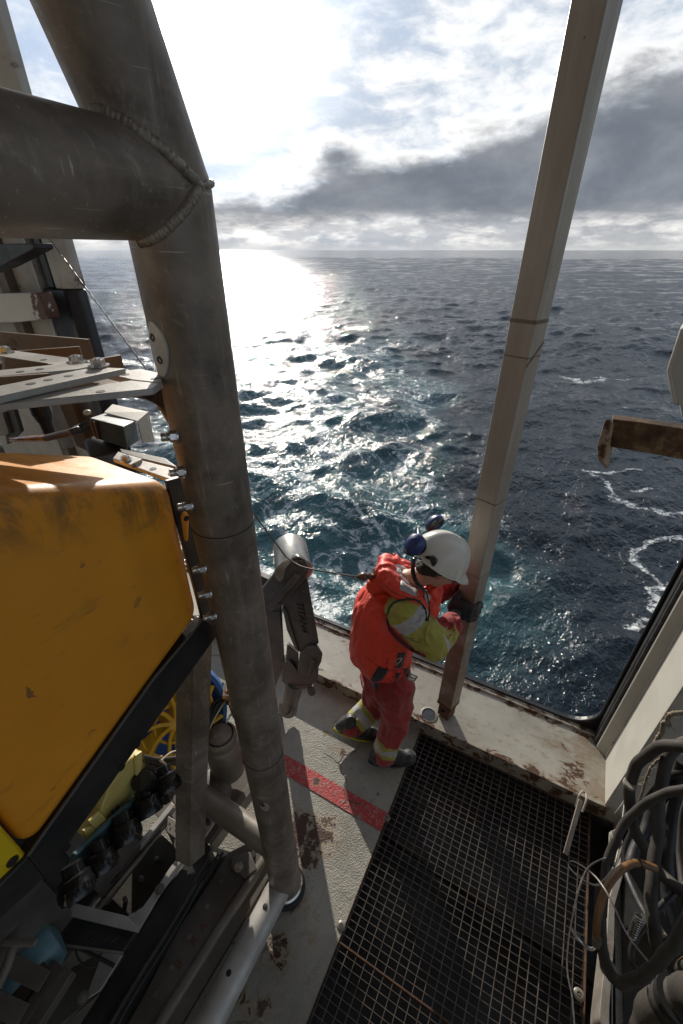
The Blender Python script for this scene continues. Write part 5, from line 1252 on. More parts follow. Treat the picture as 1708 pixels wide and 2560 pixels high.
    cloth_line('arm_trim', [(1066, 1552), (1064, 1525), (1050, 1506), (1030, 1498), (1003, 1500), (983, 1508), (972, 1525), (968, 1548), (974, 1572)], .006, f_black, vest, [ls, slv, vc])
    cloth_line('arm_trim', [(974, 1572), (990, 1592), (1012, 1612), (1040, 1630), (1062, 1638)], .012, f_dred, vest, [ls, slv, vc])
    cloth_line('vest_seam', [(962, 1462), (985, 1482), (1020, 1494), (1052, 1502)], .0022, f_black, vest, [ls, slv, vc])
    cloth_line('vest_seam', [(912, 1640), (940, 1662), (975, 1676), (1010, 1674), (1042, 1655)], .0022, f_dred, vest, [ls])
    cloth_patch('reflective_patch', [(1003, 1450), (1045, 1474), (1042, 1492), (999, 1474)], f_grey, vest, [vc, ls, slv])
    cloth_patch('reflective_patch', [(1062, 1474), (1078, 1492), (1070, 1512), (1060, 1490)], f_grey, vest, [vc, ls, slv])
    cloth_patch('vest_pocket', [(996, 1633), (1015, 1632), (1004, 1672), (987, 1670)], f_black, vest, [ls], (4, 6))
    cloth_patch('vest_pocket', [(1030, 1640), (1048, 1632), (1044, 1648), (1024, 1658)], f_black, vest, [ls], (4, 4))
    # harness: thigh strap, buckle, back link and tongue
    cloth_patch('thigh_strap', [(946, 1668), (972, 1676), (938, 1726), (924, 1702)], f_black, T, [tr, ls], (5, 8), .006)
    cloth_patch('trouser_pocket', [(990, 1682), (1002, 1684), (994, 1702), (988, 1700)], f_black, T, [tr, ls], (3, 4))
    cloth_patch('thigh_strap', [(1010, 1672), (1032, 1668), (1034, 1690), (1020, 1695)], f_black, T, [tr, ls], (4, 4), .008)
    b = PY(1031, 1694, 1.52)
    mb = MB(); d1 = Vector((.3, 0, .95)).normalized(); d2 = Vector((.9, .2, -.3)).normalized()
    loop = [(-1, -1.4), (1, -1.4), (1, 1.4), (-1, 1.4), (-1, -1.4)]
    for i in range(4): mb.tube([b + d2 * loop[i][0] * .018 + d1 * loop[i][1] * .018, b + d2 * loop[i + 1][0] * .018 + d1 * loop[i + 1][1] * .018], .005, 8)
    mb.tube([b - d2 * .018, b + d2 * .018], .006, 8); mb.build('buckle', steel, T, True)
    hk = PY(998, 1655, 1.49)
    MB().tube(spline([hk + Vector(q) * .035 for q in ((-.4, 0, -.9), (-.55, 0, 0), (0, 0, .8), (.35, 0, .9), (.1, 0, .1), (-.3, 0, -.7))]), .0035, 8).build('vest_hook', steel, vest, True)
    bk = PY(955, 1443, 1.70)
    wm = worn('strap_end', (.55, .52, .46), (.45, .43, .38), .7)
    MB().bar(PY(933, 1420, 1.66), PY(956, 1495, 1.66), .016, .006, (.3, -1, .2)).build('harness_tongue', wm, T, bevel=.002)
    MB().bar(PY(938, 1500, 1.65), PY(951, 1462, 1.65), .010, .004, (.3, -1, .2)).build('harness_tongue', worn('green_tape', (.06, .16, .08), (.05, .12, .06), .7), T)
    MB().tube([PY(948, 1438, 1.68), PY(962, 1466, 1.67)], .017, 12).build('harness_link', f_black, T, True)
    # coiled lead from the ear muff into the collar
    a, b2 = PY(1034, 1395, 1.70), PY(1064, 1478, 1.62); dd = b2 - a; n1 = dd.orthogonal().normalized(); n2 = dd.normalized().cross(n1); mid = Vector((-.02, -.02, -.01))
    MB().tube([a + dd * (k / 200) + mid * math.sin(math.pi * k / 200) + (n1 * math.cos(k * .9) + n2 * math.sin(k * .9)) * .0085 for k in range(201)], .0045, 6).build('coiled_lead', plastic, T, True)
    MB().tube(spline([PY(1066, 1476, 1.60), PY(1074, 1520, 1.60), PY(1070, 1552, 1.60)]), .004, 8).build('lead', plastic, T, True)
    # ---------------- helmet with ridge, peak, slots and parked ear muffs
    def hel():
        mb = MB(); ns, nr = 56, 18; L, W, Hh = .154, .132, .150; base = hp(-.042, .012, .056)
        rings = []
        for i in range(nr + 1):
            ph = math.pi / 2 * i / nr; row = []
            for k in range(ns):
                t = 2 * math.pi * k / ns; c_, s_ = math.cos(t), math.sin(t)
                rr = math.cos(ph) ** .86; z = math.sin(ph) * Hh
                # raised ridge along the crown
                rid = math.exp(-(s_ * rr * W / .026) ** 2) * .010 * min(1, ph * 1.6)
                rid -= math.exp(-((abs(s_ * rr * W) - .040) / .008) ** 2) * .0025 * min(1, ph * 2)
                flare = .010 * math.exp(-ph * 9)
                droop = -.012 * (1 - math.sin(ph)) * (c_ < 0) * abs(c_)
                row.append(mb.bm.verts.new(base + Fh * (c_ * rr * (L + flare)) + S * (s_ * rr * (W + flare)) + Uh * (z + rid + droop)))
            rings.append(row)
        for a, b in zip(rings, rings[1:]):
            for k in range(ns): mb.bm.faces.new((a[k], a[(k + 1) % ns], b[(k + 1) % ns], b[k]))
        # peak
        inner = [k for k in range(ns) if abs(((k + ns // 2) % ns) - ns // 2) <= ns * .19]; inner.sort(key=lambda k: ((k + ns // 2) % ns))
        prev = None
        for k in inner:
            t = 2 * math.pi * k / ns; c_, s_ = math.cos(t), math.sin(t); e = max(0, (math.cos(t) - math.cos(2 * math.pi * .19)) / (1 - math.cos(2 * math.pi * .19))) ** .6
            p1 = base + Fh * (c_ * (L + .010) + .030 * e) + S * (s_ * (W + .010)) - Uh * (.012 * e)
            p2 = base + Fh * (c_ * (L + .010) + .052 * e) + S * (s_ * (W + .012)) - Uh * (.026 * e)
            cur = (rings[0][k], mb.bm.verts.new(p1), mb.bm.verts.new(p2))
            if prev:
                for i in range(2): mb.bm.faces.new((prev[i], prev[i + 1], cur[i + 1], cur[i]))
            prev = cur
        o = mb.build('helmet', m_helmet, T, True); md = o.modifiers.new('thick', 'SOLIDIFY'); md.thickness = .004
        return o, base, L, W, Hh
    h, base, L, W, Hh = hel()
    MB().tube([base + Fh * (math.cos(R(k * 9)) * (L + .011)) + S * (math.sin(R(k * 9)) * (W + .011)) - Uh * .001 for k in range(41)], .004, 8).build('helmet_rim', m_helmet, h, True)
    bpy.context.view_layer.update()
    def shell(px, py):
        r = ray(px, py).normalized(); ok, loc, nn, _ = h.ray_cast(EYE, r); return (loc, nn) if ok else (hp(0, .12, .1), S)
    p, nn = shell(1081, 1396)
    t1 = (Fh - nn * Fh.dot(nn)).normalized(); t2 = nn.cross(t1); t2 = t2 if t2.z < 0 else -t2
    mb = MB(); mb.hull([(p + t1 * .002, .016), (p + t1 * .014 + t2 * .004, .016), (p + t1 * .020 + t2 * .022, .009)], 2)
    for k in range(3): mb.hull([(p + t1 * (-.004 - .008 * k), .004), (p + t1 * (-.016 - .008 * k) + t2 * .014, .004)], 1)
    mb.build('muff_slot', plastic, h, True)
    for (mpx, y_, fl) in (((1037, 1362), 1.655, 1), ((1086, 1308), 2.02, -1)):
        c = PY(*mpx, y_); d = (S * fl * .75 - F * .45 + U * .35).normalized(); n1 = (Uh - d * Uh.dot(d)).normalized(); n2 = d.cross(n1); RM = Matrix((n1, n2, d)).transposed()
        mu = MB().hull([(c, (.060, .048, .030), RM), (c + d * .012, (.050, .040, .026), RM)], 4).build('ear_muff', m_muff, h, True)
        MB().lathe(c - d * .014, d, [(.046, -.014), (.054, -.008), (.056, 0), (.052, .006)], 30).build('muff_cushion', plastic, mu, True)
        q0 = c + n1 * -.02 + d * .030; q1 = hp(-.05, fl * .118, .085)
        MB().tube(spline([q0, c - n1 * .055 + d * .02, q1 + S * fl * .012, q1]), .003, 8).build('muff_arm', plastic, mu, True)
        MB().lathe(c + d * .026 - n1 * .01, d, [(.008, 0), (.008, .006), (.0, .007)], 14).build('muff_pivot', plastic, mu, True)
    a, b2 = PY(1046, 1345, 1.72), PY(1075, 1308, 1.93)
    MB().tube(spline([PY(1046, 1345, 1.70), (a + b2) / 2 + Vector((-.03, 0, .015)), PY(1078, 1310, 1.98)]), .004, 8).build('muff_wire', plastic, h, True)
    # ---------------- gloves: palm, four bent fingers and a thumb closed on the post
    zR = on_face(1160, 1518).z
    w = (PM - PL).normalized()           # along the face, to the right
    def face(u, z, off): return PL + w * u + FACE_N * off + Vector((0, 0, z))
    def side(v, z, off): return PM - FACE_N * v + SIDE_N * off + Vector((0, 0, z))
    mb = MB()
    mb.hull([(J['wrR'], (.040)), (J['wrR'] + (face(.03, zR, .03) - J['wrR']) * .5, .036)])
    mb.hull([(face(.010, zR - .005, .040), .036), (face(.074, zR + .046, .026), .024), (face(.078, zR - .044, .026), .023), (face(.018, zR - .030, .040), .034), (face(.012, zR + .03, .036), .030)])
    for k, (dz, ln) in enumerate(((.050, .060), (.018, .072), (-.015, .066), (-.046, .052))):
        a_, b_ = face(.080, zR + dz, .024), face(.110, zR + dz * 1.02 - .004, .020)
        c_, d_ = side(.012, zR + dz - .006, .018), side(ln, zR + dz - .010, .014)
        mb.hull([(a_, .0165), (b_, .0158)], 2); mb.hull([(b_, .0158), (c_, .0150)], 2); mb.hull([(c_, .0150), (d_, .0125)], 2)
    mb.hull([(face(.008, zR + .02, .038), .025), (face(.004, zR + .068, .028), .018)], 2); mb.hull([(face(.004, zR + .068, .028), .0175), (face(.018, zR + .100, .018), .0145)], 2)
    finish('glove', mb, .0045, [f_glove], None, .002, 50, smooth=3)
    zL = J['wrL'].z
    def backf(u, z, off): return PB + (PL - PB).normalized() * u * 0 + Vector((0, 0, z))
    e1 = (PB - PL).normalized(); nl = -SIDE_N
    def left(v, z, off): return PL - FACE_N * v + nl * off + Vector((0, 0, z))
    def rear(u, z, off): return PB - w * (PS - u) * 1.0 + (-FACE_N) * off + Vector((0, 0, z))
    mb = MB(); mb.hull([(J['wrL'], .038), (left(.04, zL, .035), .032)]); mb.hull([(left(.03, zL + .03, .022), .02), (left(.03, zL - .03, .022), .02), (left(.08, zL + .03, .02), .018), (left(.08, zL - .03, .02), .018)])
    for k, (dz, ln) in enumerate(((.036, .05), (.013, .06), (-.011, .056), (-.033, .044))):
        a_, b_, c_ = left(.085, zL + dz, .018), left(.118, zL + dz, .014), rear(ln, zL + dz - .004, .012)
        mb.hull([(a_, .0132), (b_, .0128)], 2); mb.hull([(b_, .0128), (c_, .0108)], 2)
    mb.hull([(left(.01, zL + .03, .026), .017), (left(-.012, zL + .05, .012), .0135)], 2)
    finish('glove', mb, .0055, [f_glove], None, .002, 50, smooth=3)
    # ---------------- boots
    for s_, toe, heel in (('R', PZ(1040, 1903, .04), PZ(950, 1905, .04)), ('L', PZ(918, 1836, .045), PZ(852, 1826, .07))):
        an = J['an' + s_]; d = (toe - heel); d.z = 0; d.normalize(); toe_ = toe; heel_ = Vector((an.x, an.y, heel.z)) - d * .06
        lift = .0 if s_ == 'R' else .055
        heel_.z = .045 + lift; toe_ = heel_ + d * .215; toe_.z = .045
        sd = d.cross(U); BM = Matrix((d, sd, U)).transposed()
        mb = MB(); mb.hull([(an + U * .05, .060), (heel_ + U * .03, (.055, .046, .05), BM)]); mb.hull([(heel_ + U * .02, (.055, .046, .05), BM), (toe_ + U * .0, (.060, .050, .036), BM)]); mb.hull([(toe_ + U * .008, (.058, .051, .040), BM)], 3); mb.hull([(an + U * .03 + d * .02, .055), (toe_ - d * .06 + U * .03, .04)])
        bo = finish('boot', mb, .007, [f_boot], None, .003, 22, smooth=4)
        up_ = (toe_ - heel_).normalized().cross(sd); up_ = -up_ if up_.z < 0 else up_
        prof = []
        for k in range(40):
            t = 2 * math.pi * k / 40; prof.append((heel_ + toe_) / 2 - up_ * .042 + d * (math.cos(t) * .165) * (1) + sd * (math.sin(t) * (.050 if math.cos(t) > 0 else .044)) + Vector((0, 0, (-math.cos(t) * lift / 2 * 1.4))))
        MB().prism(prof, up_ * .018).build('boot_sole', m_sole if s_ == 'L' else f_boot, bo, bevel=.004)
    return J
JP = build_person()

# ------------------------------------------------------------------ safety wire from the far jamb over the arm to the harness
def build_wire():
    wm, N = material('wire_rope')
    x, y, z = N.sep(N.pos); st = N.m('SINE', N.m('MULTIPLY', N.m('ADD', N.m('ADD', x, y), z), 900.0))
    setp(N, N.mix(N.ss(st, -.6, .8), (.07, .063, .053), (.13, .118, .10)), .45, .6, N.bump(st, .5, .002))
    pts = [PY(100, 565, 2.22), PY(715, 1392, 1.385), PY(748, 1414, 1.38), PY(785, 1424, 1.40), PY(835, 1433, 1.50), PY(893, 1442, 1.62)]
    d = pts[1] - pts[0]
    line = [pts[0] + d * (k / 30) + Vector((0, 0, -.05 * math.sin(math.pi * k / 30) * 0)) for k in range(30)] + spline(pts[1:], 8)
    t = thing('safety_wire', 'thin steel safety wire running over the grey arm to the harness of the person', 'wire', tuple(pts[0]))
    MB().tube(line, .0042, 8).build('wire_rope', wm, t, True)
    sw = worn('swivel_steel', (.10, .055, .045), (.16, .09, .07), .35, .5)
    a, b = PY(892, 1442, 1.62), PY(950, 1440, 1.67); ax = b - a; Ls = ax.length
    MB().lathe(a, ax, [(.006, 0), (.012, .01), (.022, Ls * .22), (.024, Ls * .36), (.016, Ls * .46), (.012, Ls * .48), (.020, Ls * .54), (.018, Ls * .62), (.011, Ls * .64), (.011, Ls * .95), (.0, Ls * .96)], 24).build('swivel', sw, t, True)
    return wm
wire_mat = build_wire()

# ------------------------------------------------------------------ far jamb and brackets
def build_far_jamb():
    h = thing('door_jamb', 'pale scratched steel jamb with a black fender strip behind the yellow vehicle', 'door frame', (-4.2, 2.3, 0))
    speck = worn('scratched_white', (.36, .35, .32), (.28, .27, .245), .55, 0, 6, .15, 60, scratch=(.08, .06, .04), spots=(.07, .05, .035), rust=(.10, .05, .025), rust_amt=.70)
    zc = PY(140, 720, 2.3).z
    MB().prism([(-3.50, 2.30, -.1), (-3.58, 2.22, -.1), (-3.72, 2.24, -.1), (-3.86, 2.22, -.1), (-3.86, 2.368, -.1), (-3.50, 2.368, -.1)], (0, 0, zc + .1)).build('fender_strip', hull_black, h, bevel=.02)
    MB().prism([(-3.505, 2.30, zc + .003), (-3.585, 2.225, zc + .003), (-3.70, 2.245, zc + .003), (-3.70, 2.368, zc + .003), (-3.505, 2.368, zc + .003)], (0, 0, 2.6)).build('fender_plate', white_rusty, h, bevel=.008)
    MB().box((-3.79, 2.24, zc + .003), (-3.705, 2.36, 5.19)).build('fender_strip', hull_black, h, bevel=.01)
    MB().box((-3.845, 2.21, 0), (-3.862, 2.36, 5.19)).build('edge_strip', alu_pale, h)
    MB().box((-4.20, 2.24, 0), (-3.865, 2.36, 5.19)).build('web_plate', speck, h, bevel=.004)
    MB().box((-4.33, 2.17, 0), (-4.203, 2.36, 5.19)).build('channel', worn('jamb_brown', (.10, .08, .06), (.15, .12, .09), .6, 0, 6, .2, 60, rust=(.08, .035, .015), rust_amt=.58), h, bevel=.004)
    MB().box((-5.9, 2.22, 0), (-4.333, 2.36, 5.19)).build('inner_plate', speck, h, bevel=.004)
build_far_jamb()
def bracket(name, label, face, depth, mat, cat='bracket', end=None):
    t = thing(name, label, cat, tuple(face[0])); plate(face, depth).build('arm_bar', mat, t, bevel=.006)
    return t
white_rust_end = None
def rusty_white():
    m, N = material('bracket_paint')
    x = N.sep(N.pos)[0]; n = N.noise(N.pos, 12, 8, .7, .3)
    e = PY(100, 765, 2.02).x
    rm = N.ss(N.m('ADD', n, N.m('MULTIPLY', N.ss(x, e - .20, e + .05), .30)), .66, .72)
    setp(N, N.mix(rm, N.mix(n, (.62, .60, .56), (.50, .48, .44)), N.mix(N.noise(N.pos, 60, 4), (.03, .015, .01), (.16, .06, .025))), .55, 0, N.bump(n, .3, .006))
    return m
t = bracket('hinge_bracket', 'white bracket with a rusted end on the far jamb', [PY(*q, 2.02) for q in ((-120, 738), (95, 732), (112, 770), (118, 798), (40, 806), (-120, 806))], .10, rusty_white())
t = bracket('dark_beam', 'black beam end hanging under the thick horizontal pipe at the left', [PY(*q, 1.75) for q in ((-120, 612), (82, 608), (86, 622), (0, 668), (-120, 710))], .12, black_paint, 'beam')
def build_rusty_bracket():
    t = thing('hinge_bracket', 'brown rusted bracket with an end plate reaching into the opening from the hose side', 'bracket', tuple(PY(1600, 1110, 2.12)))
    Y = 2.12
    rough = worn('scaled_rust', (.030, .016, .009), (.085, .042, .02), .9, 0, 14, .9, 70, rust=(.36, .24, .12), rust_amt=.55)
    body = [PY(*q, Y) for q in ((1532, 1048), (1600, 1056), (1708, 1072), (1830, 1090), (1830, 1172), (1708, 1150), (1620, 1133), (1528, 1118))]
    bar = plate(body, .07).build('arm_bar', rough, t, bevel=.004)
    far = PY(1830, 1130, Y)
    MB().box((far.x - .02, Y - .02, far.z - .09), (1.0, 2.17, far.z + .09)).build('arm_bar', rough, t, bevel=.004)
    pale = worn('rust_dusted_plate', (.34, .27, .20), (.22, .14, .09), .75, 0, 12, .4, 80, rust=(.11, .045, .02), rust_amt=.52)
    f = [PY(*q, Y - .05) for q in ((1514, 1047), (1535, 1050), (1512, 1155), (1496, 1150), (1494, 1112))]
    g = [p + Vector((0, .17, 0)) for p in f]
    mb = MB(); mb.prism([PY(*q, Y - .06) for q in ((1512, 1048), (1529, 1048), (1509, 1156), (1496, 1152), (1493, 1112))], PY(1541, 1083, Y + .06) - PY(1529, 1060, Y - .06)).build('end_plate', pale, t, bevel=.006)
build_rusty_bracket()
def build_edge_plate():
    t = thing('lug_plate', 'cream pointed steel plate at the right edge above the rusted bracket', 'plate', tuple(PY(1708, 920, 1.95)))
    Y = 1.95
    plate([PY(*q, Y) for q in ((1730, 790), (1706, 822), (1672, 926), (1683, 985), (1690, 1008), (1700, 1014), (1900, 1040), (1900, 760))], .05).build('lug_face', white_clean, t, bevel=.004)
    plate([PY(*q, Y + .03) for q in ((1700, 1012), (1760, 1020), (1760, 1100), (1708, 1052))], .03).build('lug_web', worn('pale_blue_grey', (.42, .46, .46), (.36, .40, .40), .5), t, bevel=.004)
    MB().tube([PY(*q, Y + .002) for q in ((1706, 822), (1672, 926), (1683, 985), (1690, 1008))], .006, 8).build('lug_edge', white_rusty, t, True)
    far = PY(1900, 900, Y); MB().box((far.x - .05, Y, far.z - .16), (1.0, Y + .05, far.z + .16)).build('lug_arm', white_clean, t, bevel=.004)
build_edge_plate()

# ------------------------------------------------------------------ grating over the pit
def build_grating():
    x0, _, y0, y1 = PIT; x1 = GRATE_X1; t = thing('deck_grating', 'dark steel grating panel set into the deck over the pit', 'grating', ((x0 + x1) / 2, (y0 + y1) / 2, 0))
    gm = worn('grating_steel', (.105, .085, .07), (.20, .165, .14), .42, .35, 18, .2, 120, rust=(.13, .06, .03), rust_amt=.62)
    mb = MB(); nx = 23; 
    for k in range(nx + 1):
        x = x0 + .012 + (x1 - x0 - .05) * k / nx; jx, jz = random.uniform(-.0022, .0022), random.uniform(-.0012, .0008); mb.bar((x + jx, y0 + .003, -.0105 + jz), (x + random.uniform(-.0022, .0022), y1 - .003, -.0105 + jz), .0028, .015)
    mb.build('bearing_bars', gm, t)
    mb = MB(); ny = int((y1 - y0) / .0335)
    for k in range(ny + 1):
        y = y0 + .006 + (y1 - y0 - .012) * k / ny; jy = random.uniform(-.002, .002); mb.bar((x0 + .003, y + jy, -.0078), (x1 - .034, y + random.uniform(-.002, .002), -.0078), .0022, .0065)
    mb.build('cross_bars', gm, t)
    fr = MB(); fr.box((x0 + .0005, y0, -.035), (x0 + .004, y1, .002)); fr.box((x1 - .036, y0, -.05), (x1 - .031, y1, .004)); fr.box((x0 + .005, y1 - .004, -.035), (x1 - .037, y1 - .0005, -.001))
    yj = PZ(870, 2370, 0).y; fr.box((x0 + .005, yj - .003, -.035), (x1 - .037, yj + .003, -.0005))
    fr.build('edge_frame', rust_mat, t)
    for (a, b, s_) in ((853, 2315, 1.), (968, 2045, .85), (1448, 2487, 1.1), (945, 1985, .5)):
        c = PZ(a, b, 0); MB().lathe((c.x, c.y, -.004), (0, 0, 1), [(.022 * s_, 0), (.023 * s_, .005), (.019 * s_, .009), (.010 * s_, .010), (.009 * s_, .006), (.005 * s_, .006), (.004 * s_, .011), (.0, .011)], 24).build('grating_clip', alu, t, True)
    # beams and pipes that show faintly in the pit
    p = thing('pit_beam', 'dark cross beam lying in the pit below the grating', 'beam', (.2, 1.0, -.3))
    MB().bar((x0 + .002, 1.25, -.20), (x1 + .09, 1.15, -.20), .07, .06).build('beam_top', dark_floor, p, bevel=.004)
    MB().bar((x0 + .002, 1.25, -.26), (x1 + .09, 1.15, -.26), .02, .06).build('beam_web', dark_floor, p)
build_grating()

# ------------------------------------------------------------------ the hose corner
def build_corner():
    z0 = PZ(1525, 2400, .10)
    t = thing('low_coaming', 'worn steel upstand strip along the deck between the grating and the hoses', 'kerb', (.86, .8, 0))
    x_ = PZ(1505, 2500, .12).x; xb = PZ(1560, 2120, .12).x
    cm = worn('coaming_steel', (.20, .175, .15), (.30, .27, .235), .5, .2, 9, .25, 90, rust=(.10, .05, .02), rust_amt=.62)
    top = [PZ(*q, .14) for q in ((1498, 2600), (1500, 2520), (1516, 2360), (1522, 2250), (1560, 2110), (1600, 2040), (1580, 2110), (1538, 2260), (1536, 2360), (1524, 2520), (1524, 2600))]
    MB().prism(top, (0, 0, -.138)).build('strip_plate', cm, t, bevel=.002)
    MB().prism([PZ(*q, .16) for q in ((1524, 2085), (1562, 2050), (1556, 2085), (1530, 2112), (1524, 2110))], (0, 0, -.02)).build('strip_tab', cm, t, bevel=.002)
    k = thing('knee_bracket', 'triangular grey steel knee plate lit by the sun behind the hoses', 'bracket', tuple(PZ(1600, 2250, .03)))
    MB().prism([PZ(*q, .05) for q in ((1566, 2165), (1612, 2245), (1670, 2340), (1560, 2310))], (0, 0, -.04)).build('knee_plate', cm, k, bevel=.002)
    f = thing('floor_pan', 'dark steel pan on the deck under the coiled hoses', 'pan', (1.4, 1.0, 0))
    MB().box((.93, -1.5, .003), (2.9, 1.86, .012)).build('pan_plate', dark_floor, f)  # sheet darker than the deck around it
build_corner()

def hose(label, pts, r, mat=None, name='hose', group='coiled hoses by the jamb', extra=None, n=10):
    P = [PY(a, b, c) for a, b, c in pts]
    Q = spline(P, n); sd = len(label); Q = [q + Vector((mnoise.noise(Vector((k * .13, sd, 0))), mnoise.noise(Vector((k * .13, sd, 5))), mnoise.noise(Vector((k * .13, sd, 9))))) * r * .35 for k, q in enumerate(Q)]
    o = MB().tube(Q, [r * (1 + .06 * mnoise.noise(Vector((k * .37, sd, 3)))) for k in range(len(Q))], 18).build(name, mat or hose_mat, None, True)
    tag(o, label, 'hose', group); return o
# thick ribbed hoses: (sight line, distance outboard)
hose('thick grey hose looping over the top of the coil beside the sunlit jamb', [(1840, 1950, 1.30), (1760, 1882, 1.36), (1700, 1864, 1.42), (1640, 1872, 1.46), (1592, 1912, 1.46), (1574, 1975, 1.42), (1580, 2045, 1.36), (1606, 2110, 1.30), (1650, 2180, 1.26), (1708, 2226, 1.18), (1840, 2290, 1.0)], .0225)
hose('grey hose arching across the middle of the coil from the steel strip', [(1506, 2290, 1.00), (1516, 2180, 1.12), (1542, 2090, 1.22), (1590, 2030, 1.28), (1650, 1990, 1.30), (1720, 1972, 1.30), (1840, 1960, 1.28)], .0165)
hose('grey hose sagging in a deep loop in front of the wire', [(1504, 2215, 1.04), (1502, 2330, .93), (1515, 2410, .86), (1540, 2450, .83), (1575, 2455, .82), (1620, 2432, .83), (1665, 2385, .86), (1715, 2310, .90), (1840, 2140, .98)], .0195)
hose('grey hose dropping straight down through the coil', [(1760, 1838, 1.52), (1690, 1868, 1.49), (1662, 1920, 1.44), (1648, 2030, 1.36), (1636, 2150, 1.22), (1628, 2250, 1.10), (1636, 2330, 1.02), (1650, 2380, .98), (1690, 2420, .95), (1735, 2418, .92), (1840, 2360, .9)], .0225)
hose('black hose hanging at the back of the coil against the wall', [(1800, 1930, 1.55), (1690, 1935, 1.60), (1620, 1990, 1.62), (1590, 2060, 1.56), (1562, 2130, 1.46), (1570, 2190, 1.36), (1600, 2260, 1.22), (1640, 2330, 1.10)], .015, black_paint)
hose('dark hose running slantwise behind the arching hoses', [(1780, 1880, 1.6), (1690, 1950, 1.62), (1640, 2020, 1.58), (1600, 2100, 1.45), (1575, 2160, 1.34)], .024, rubber)
hose('black hose hanging far right behind the coil', [(1708, 1900, 1.62), (1690, 2010, 1.58), (1672, 2120, 1.46), (1668, 2230, 1.34), (1690, 2330, 1.2)], .026, rubber)
hose('very thick hose end with a black sleeve in the bottom right corner', [(1616, 2610, .55), (1640, 2545, .58), (1680, 2510, .60), (1730, 2494, .60), (1840, 2490, .58)], .042)
o = hose('black sleeve round the thick hose in the bottom right corner', [(1668, 2516, .60), (1684, 2508, .60), (1700, 2502, .60)], .0445, rubber, 'hose_sleeve', None); o['category'] = 'sleeve'; 
hose('thin black hose crossing low behind the sagging loop', [(1840, 2180, 1.25), (1730, 2200, 1.25), (1660, 2260, 1.15), (1600, 2330, 1.05), (1580, 2400, .97), (1640, 2440, .95), (1720, 2400, .98), (1840, 2330, 1.0)], .012, rubber)
hose('thin grey hose leaning from the top loop to the floor at the right edge', [(1790, 1900, 1.5), (1720, 2000, 1.5), (1700, 2120, 1.38), (1712, 2250, 1.2), (1740, 2350, 1.1)], .013)
tie = worn('cable_tie', (.30, .28, .24), (.2, .19, .16), .6)
for q, d_ in (((1575, 1960, 1.42), (0, 0, 1)), ((1540, 2096, 1.22), (.4, .3, 1)), ((1520, 2420, .855), (.6, -.2, -1))):
    c = PY(*q); tag(MB().lathe(c - Vector(d_).normalized() * .008, d_, [(.024, 0), (.026, .002), (.026, .014), (.024, .016)], 20).build('hose_tie', tie, None, True), {0: 'pale tie round the top loop of thick hose', 1: 'pale tie round the arching grey hose', 2: 'pale tie round the low point of the sagging hose'}[[1960, 2096, 2420].index(q[1])], 'hose tie', 'ties on the hoses')
amber_hose = worn('amber_hose', (.22, .115, .045), (.15, .08, .035), .35, 0, 12, .1, 90, spots=(.08, .04, .02))
t = thing('air_hose', 'amber air hose ending in a bent metal pipe and nut', 'hose', tuple(PY(1500, 2280, .9)))
MB().tube(spline([PY(*q) for q in ((1640, 2172, 1.18), (1600, 2158, 1.16), (1570, 2164, 1.12), (1535, 2192, 1.05), (1508, 2240, .98), (1494, 2300, .93), (1491, 2350, .90))]), .0135, 16).build('hose_body', amber_hose, t, True)
MB().tube(spline([PY(*q) for q in ((1605, 2157, 1.162), (1596, 2158, 1.158), (1588, 2158, 1.15), (1578, 2160, 1.135))]), .0150, 16).build('hose_tape', rubber, t, True)
MB().tube(spline([PY(*q) for q in ((1492, 2348, .90), (1492, 2362, .895), (1484, 2372, .885), (1470, 2370, .88), (1455, 2356, .885), (1444, 2342, .89))]), .0065, 12).build('bent_pipe', steel, t, True)
mb = MB(); a = PY(1447, 2346, .89); d = PY(1436, 2332, .897) - a; hexbolt(mb, a, d, .012, .018, False); mb.tube([a + d.normalized() * .018, a + d.normalized() * .036], .007, 10); mb.build('hose_nut', steel, t, True)
MB().tube([PY(1493, 2344, .90), PY(1492, 2360, .895)], .0165, 12).build('hose_clamp', alu, t, True)

def wire(label, pts, r=.0030):
    o = MB().tube(spline([PY(*q) for q in pts], 10), r, 8).build('wire_rope', bright_wire, None, True); return tag(o, label, 'wire', 'wire ropes by the hoses')
bright_wire = worn('bright_wire', (.30, .28, .25), (.42, .39, .35), .4, .5, 60, .3, 300)
wire('thin wire rope looping from the jamb corner over the grating and hoses', [(1562, 2002, 1.50), (1556, 2050, 1.38), (1548, 2110, 1.26), (1535, 2165, 1.14), (1505, 2205, 1.02), (1485, 2212, .99), (1450, 2195, 1.02), (1425, 2170, 1.07), (1422, 2157, 1.09), (1435, 2154, 1.08), (1470, 2175, 1.03), (1500, 2205, .97), (1530, 2255, .92), (1565, 2330, .87), (1612, 2392, .85), (1660, 2440, .82), (1740, 2490, .78)])
wire('thin wire rope lying along the edge of the grating', [(1522, 2143, 1.16), (1495, 2152, 1.12), (1468, 2172, 1.03), (1450, 2215, .97), (1436, 2270, .92), (1424, 2330, .87), (1418, 2390, .82), (1420, 2440, .76), (1430, 2490, .70), (1436, 2560, .62), (1438, 2610, .57)])
wire('short frayed wire end tied at the foot of the jamb', [(1562, 2000, 1.50), (1550, 2018, 1.47), (1538, 2034, 1.45)])

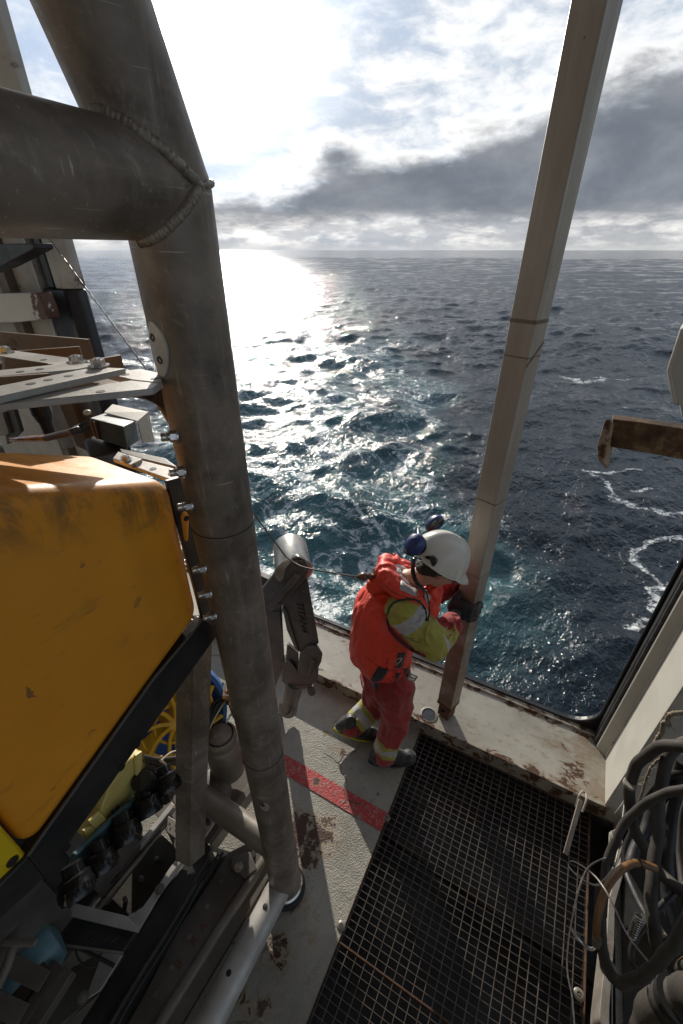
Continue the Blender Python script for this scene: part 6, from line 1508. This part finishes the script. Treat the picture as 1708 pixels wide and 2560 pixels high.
def rope_knot(label, pts, r, fray):
    rm_ = worn('old_rope', (.30, .25, .18), (.16, .12, .08), .9, 0, 40, .6, 160)
    t = thing('rope_tie', label, 'rope', tuple(PY(*pts[0]))); P = spline([PY(*q) for q in pts], 10)
    MB().tube(P, [r * (1 + .10 * math.sin(k * 1.7) + .25 * mnoise.noise(Vector((k * .6, 2, 0)))) for k in range(len(P))], 10).build('rope_strand', rm_, t, True)
    mb = MB()
    for k in range(fray):
        p = random.choice(P); d = Vector((random.uniform(-1, 1), random.uniform(-1, .2), random.uniform(-1, 1))).normalized() * random.uniform(.015, .04)
        mb.tube([p, p + d * .5 + Vector((0, 0, .004)), p + d], .0012, 4)
    mb.build('rope_fray', rm_, t)
rope_knot('frayed rope tied to the wall above the coiled hoses', [(1708, 1782, 1.82), (1680, 1785, 1.80), (1668, 1800, 1.80), (1672, 1812, 1.79), (1660, 1806, 1.79), (1655, 1830, 1.78), (1640, 1855, 1.76), (1626, 1900, 1.70)], .011, 26)
rope_knot('frayed rope end hanging inside the top hose loop', [(1600, 2000, 1.60), (1622, 1930, 1.64), (1640, 1905, 1.66), (1655, 1895, 1.66)], .006, 30)
mb = thing('hose_fitting', 'ribbed metal hose fitting wrapped with wire in the middle of the coil', 'fitting', tuple(PY(1590, 2320, 1.0)))
MB().tube([PY(*q) for q in ((1580, 2340, .99), (1584, 2325, 1.0), (1590, 2310, 1.01), (1598, 2290, 1.03))], [.012, .014, .013, .011], 14).build('fitting_body', arm_mat, mb, True)
q0, q1 = PY(1580, 2342, .985), PY(1599, 2288, 1.03); dd = q1 - q0; n1 = dd.orthogonal().normalized(); n2 = dd.normalized().cross(n1)
MB().tube([q0 + dd * (k / 90) + (n1 * math.cos(k * .7) + n2 * math.sin(k * .7)) * .0155 for k in range(91)], .0022, 6).build('wire_wrap', steel, mb, True)
# strap of wood hooked over the sill edge
t = thing('wooden_batten', 'thin weathered wooden batten hanging by a strap loop from the sill edge over the grating', 'batten', tuple(PZ(1452, 1990, .12)))
wood = worn('weathered_wood', (.30, .25, .20), (.20, .165, .13), .8, 0, 6, .4, 80, stretch=(3, 3, .6))
MB().bar(PY(1452, 2000, 1.80), PY(1414, 2136, 1.52), .026, .009, (.2, -.4, 1)).build('batten_stick', wood, t, bevel=.002)
MB().tube(spline([PY(*q) for q in ((1440, 2018, 1.79), (1448, 1990, 1.83), (1456, 1979, 1.87), (1464, 1984, 1.87), (1466, 2000, 1.82), (1456, 2030, 1.76))]), .006, 10).build('strap_loop', worn('strap_tan', (.36, .31, .25), (.26, .22, .17), .8), t, True)
MB().tube([PY(1434, 1985, 1.85), PY(1444, 1988, 1.86)], .005, 8).build('strap_pin', steel, t, True)
y_ = thing('yellow_drum', 'yellow plastic drum edge in the bottom right corner behind the thick hose', 'drum', tuple(PZ(1725, 2440, .0)))
c = PZ(1775, 2470, .15); MB().lathe((c.x, c.y, .012), (0, 0, 1), [(.10, 0), (.115, .02), (.115, .24), (.10, .26), (.03, .265), (.0, .265)], 30).build('drum_shell', worn('drum_yellow', (.16, .115, .035), (.12, .085, .03), .5, 0, 8, .1, 60, spots=(.1, .08, .04)), y_, True)
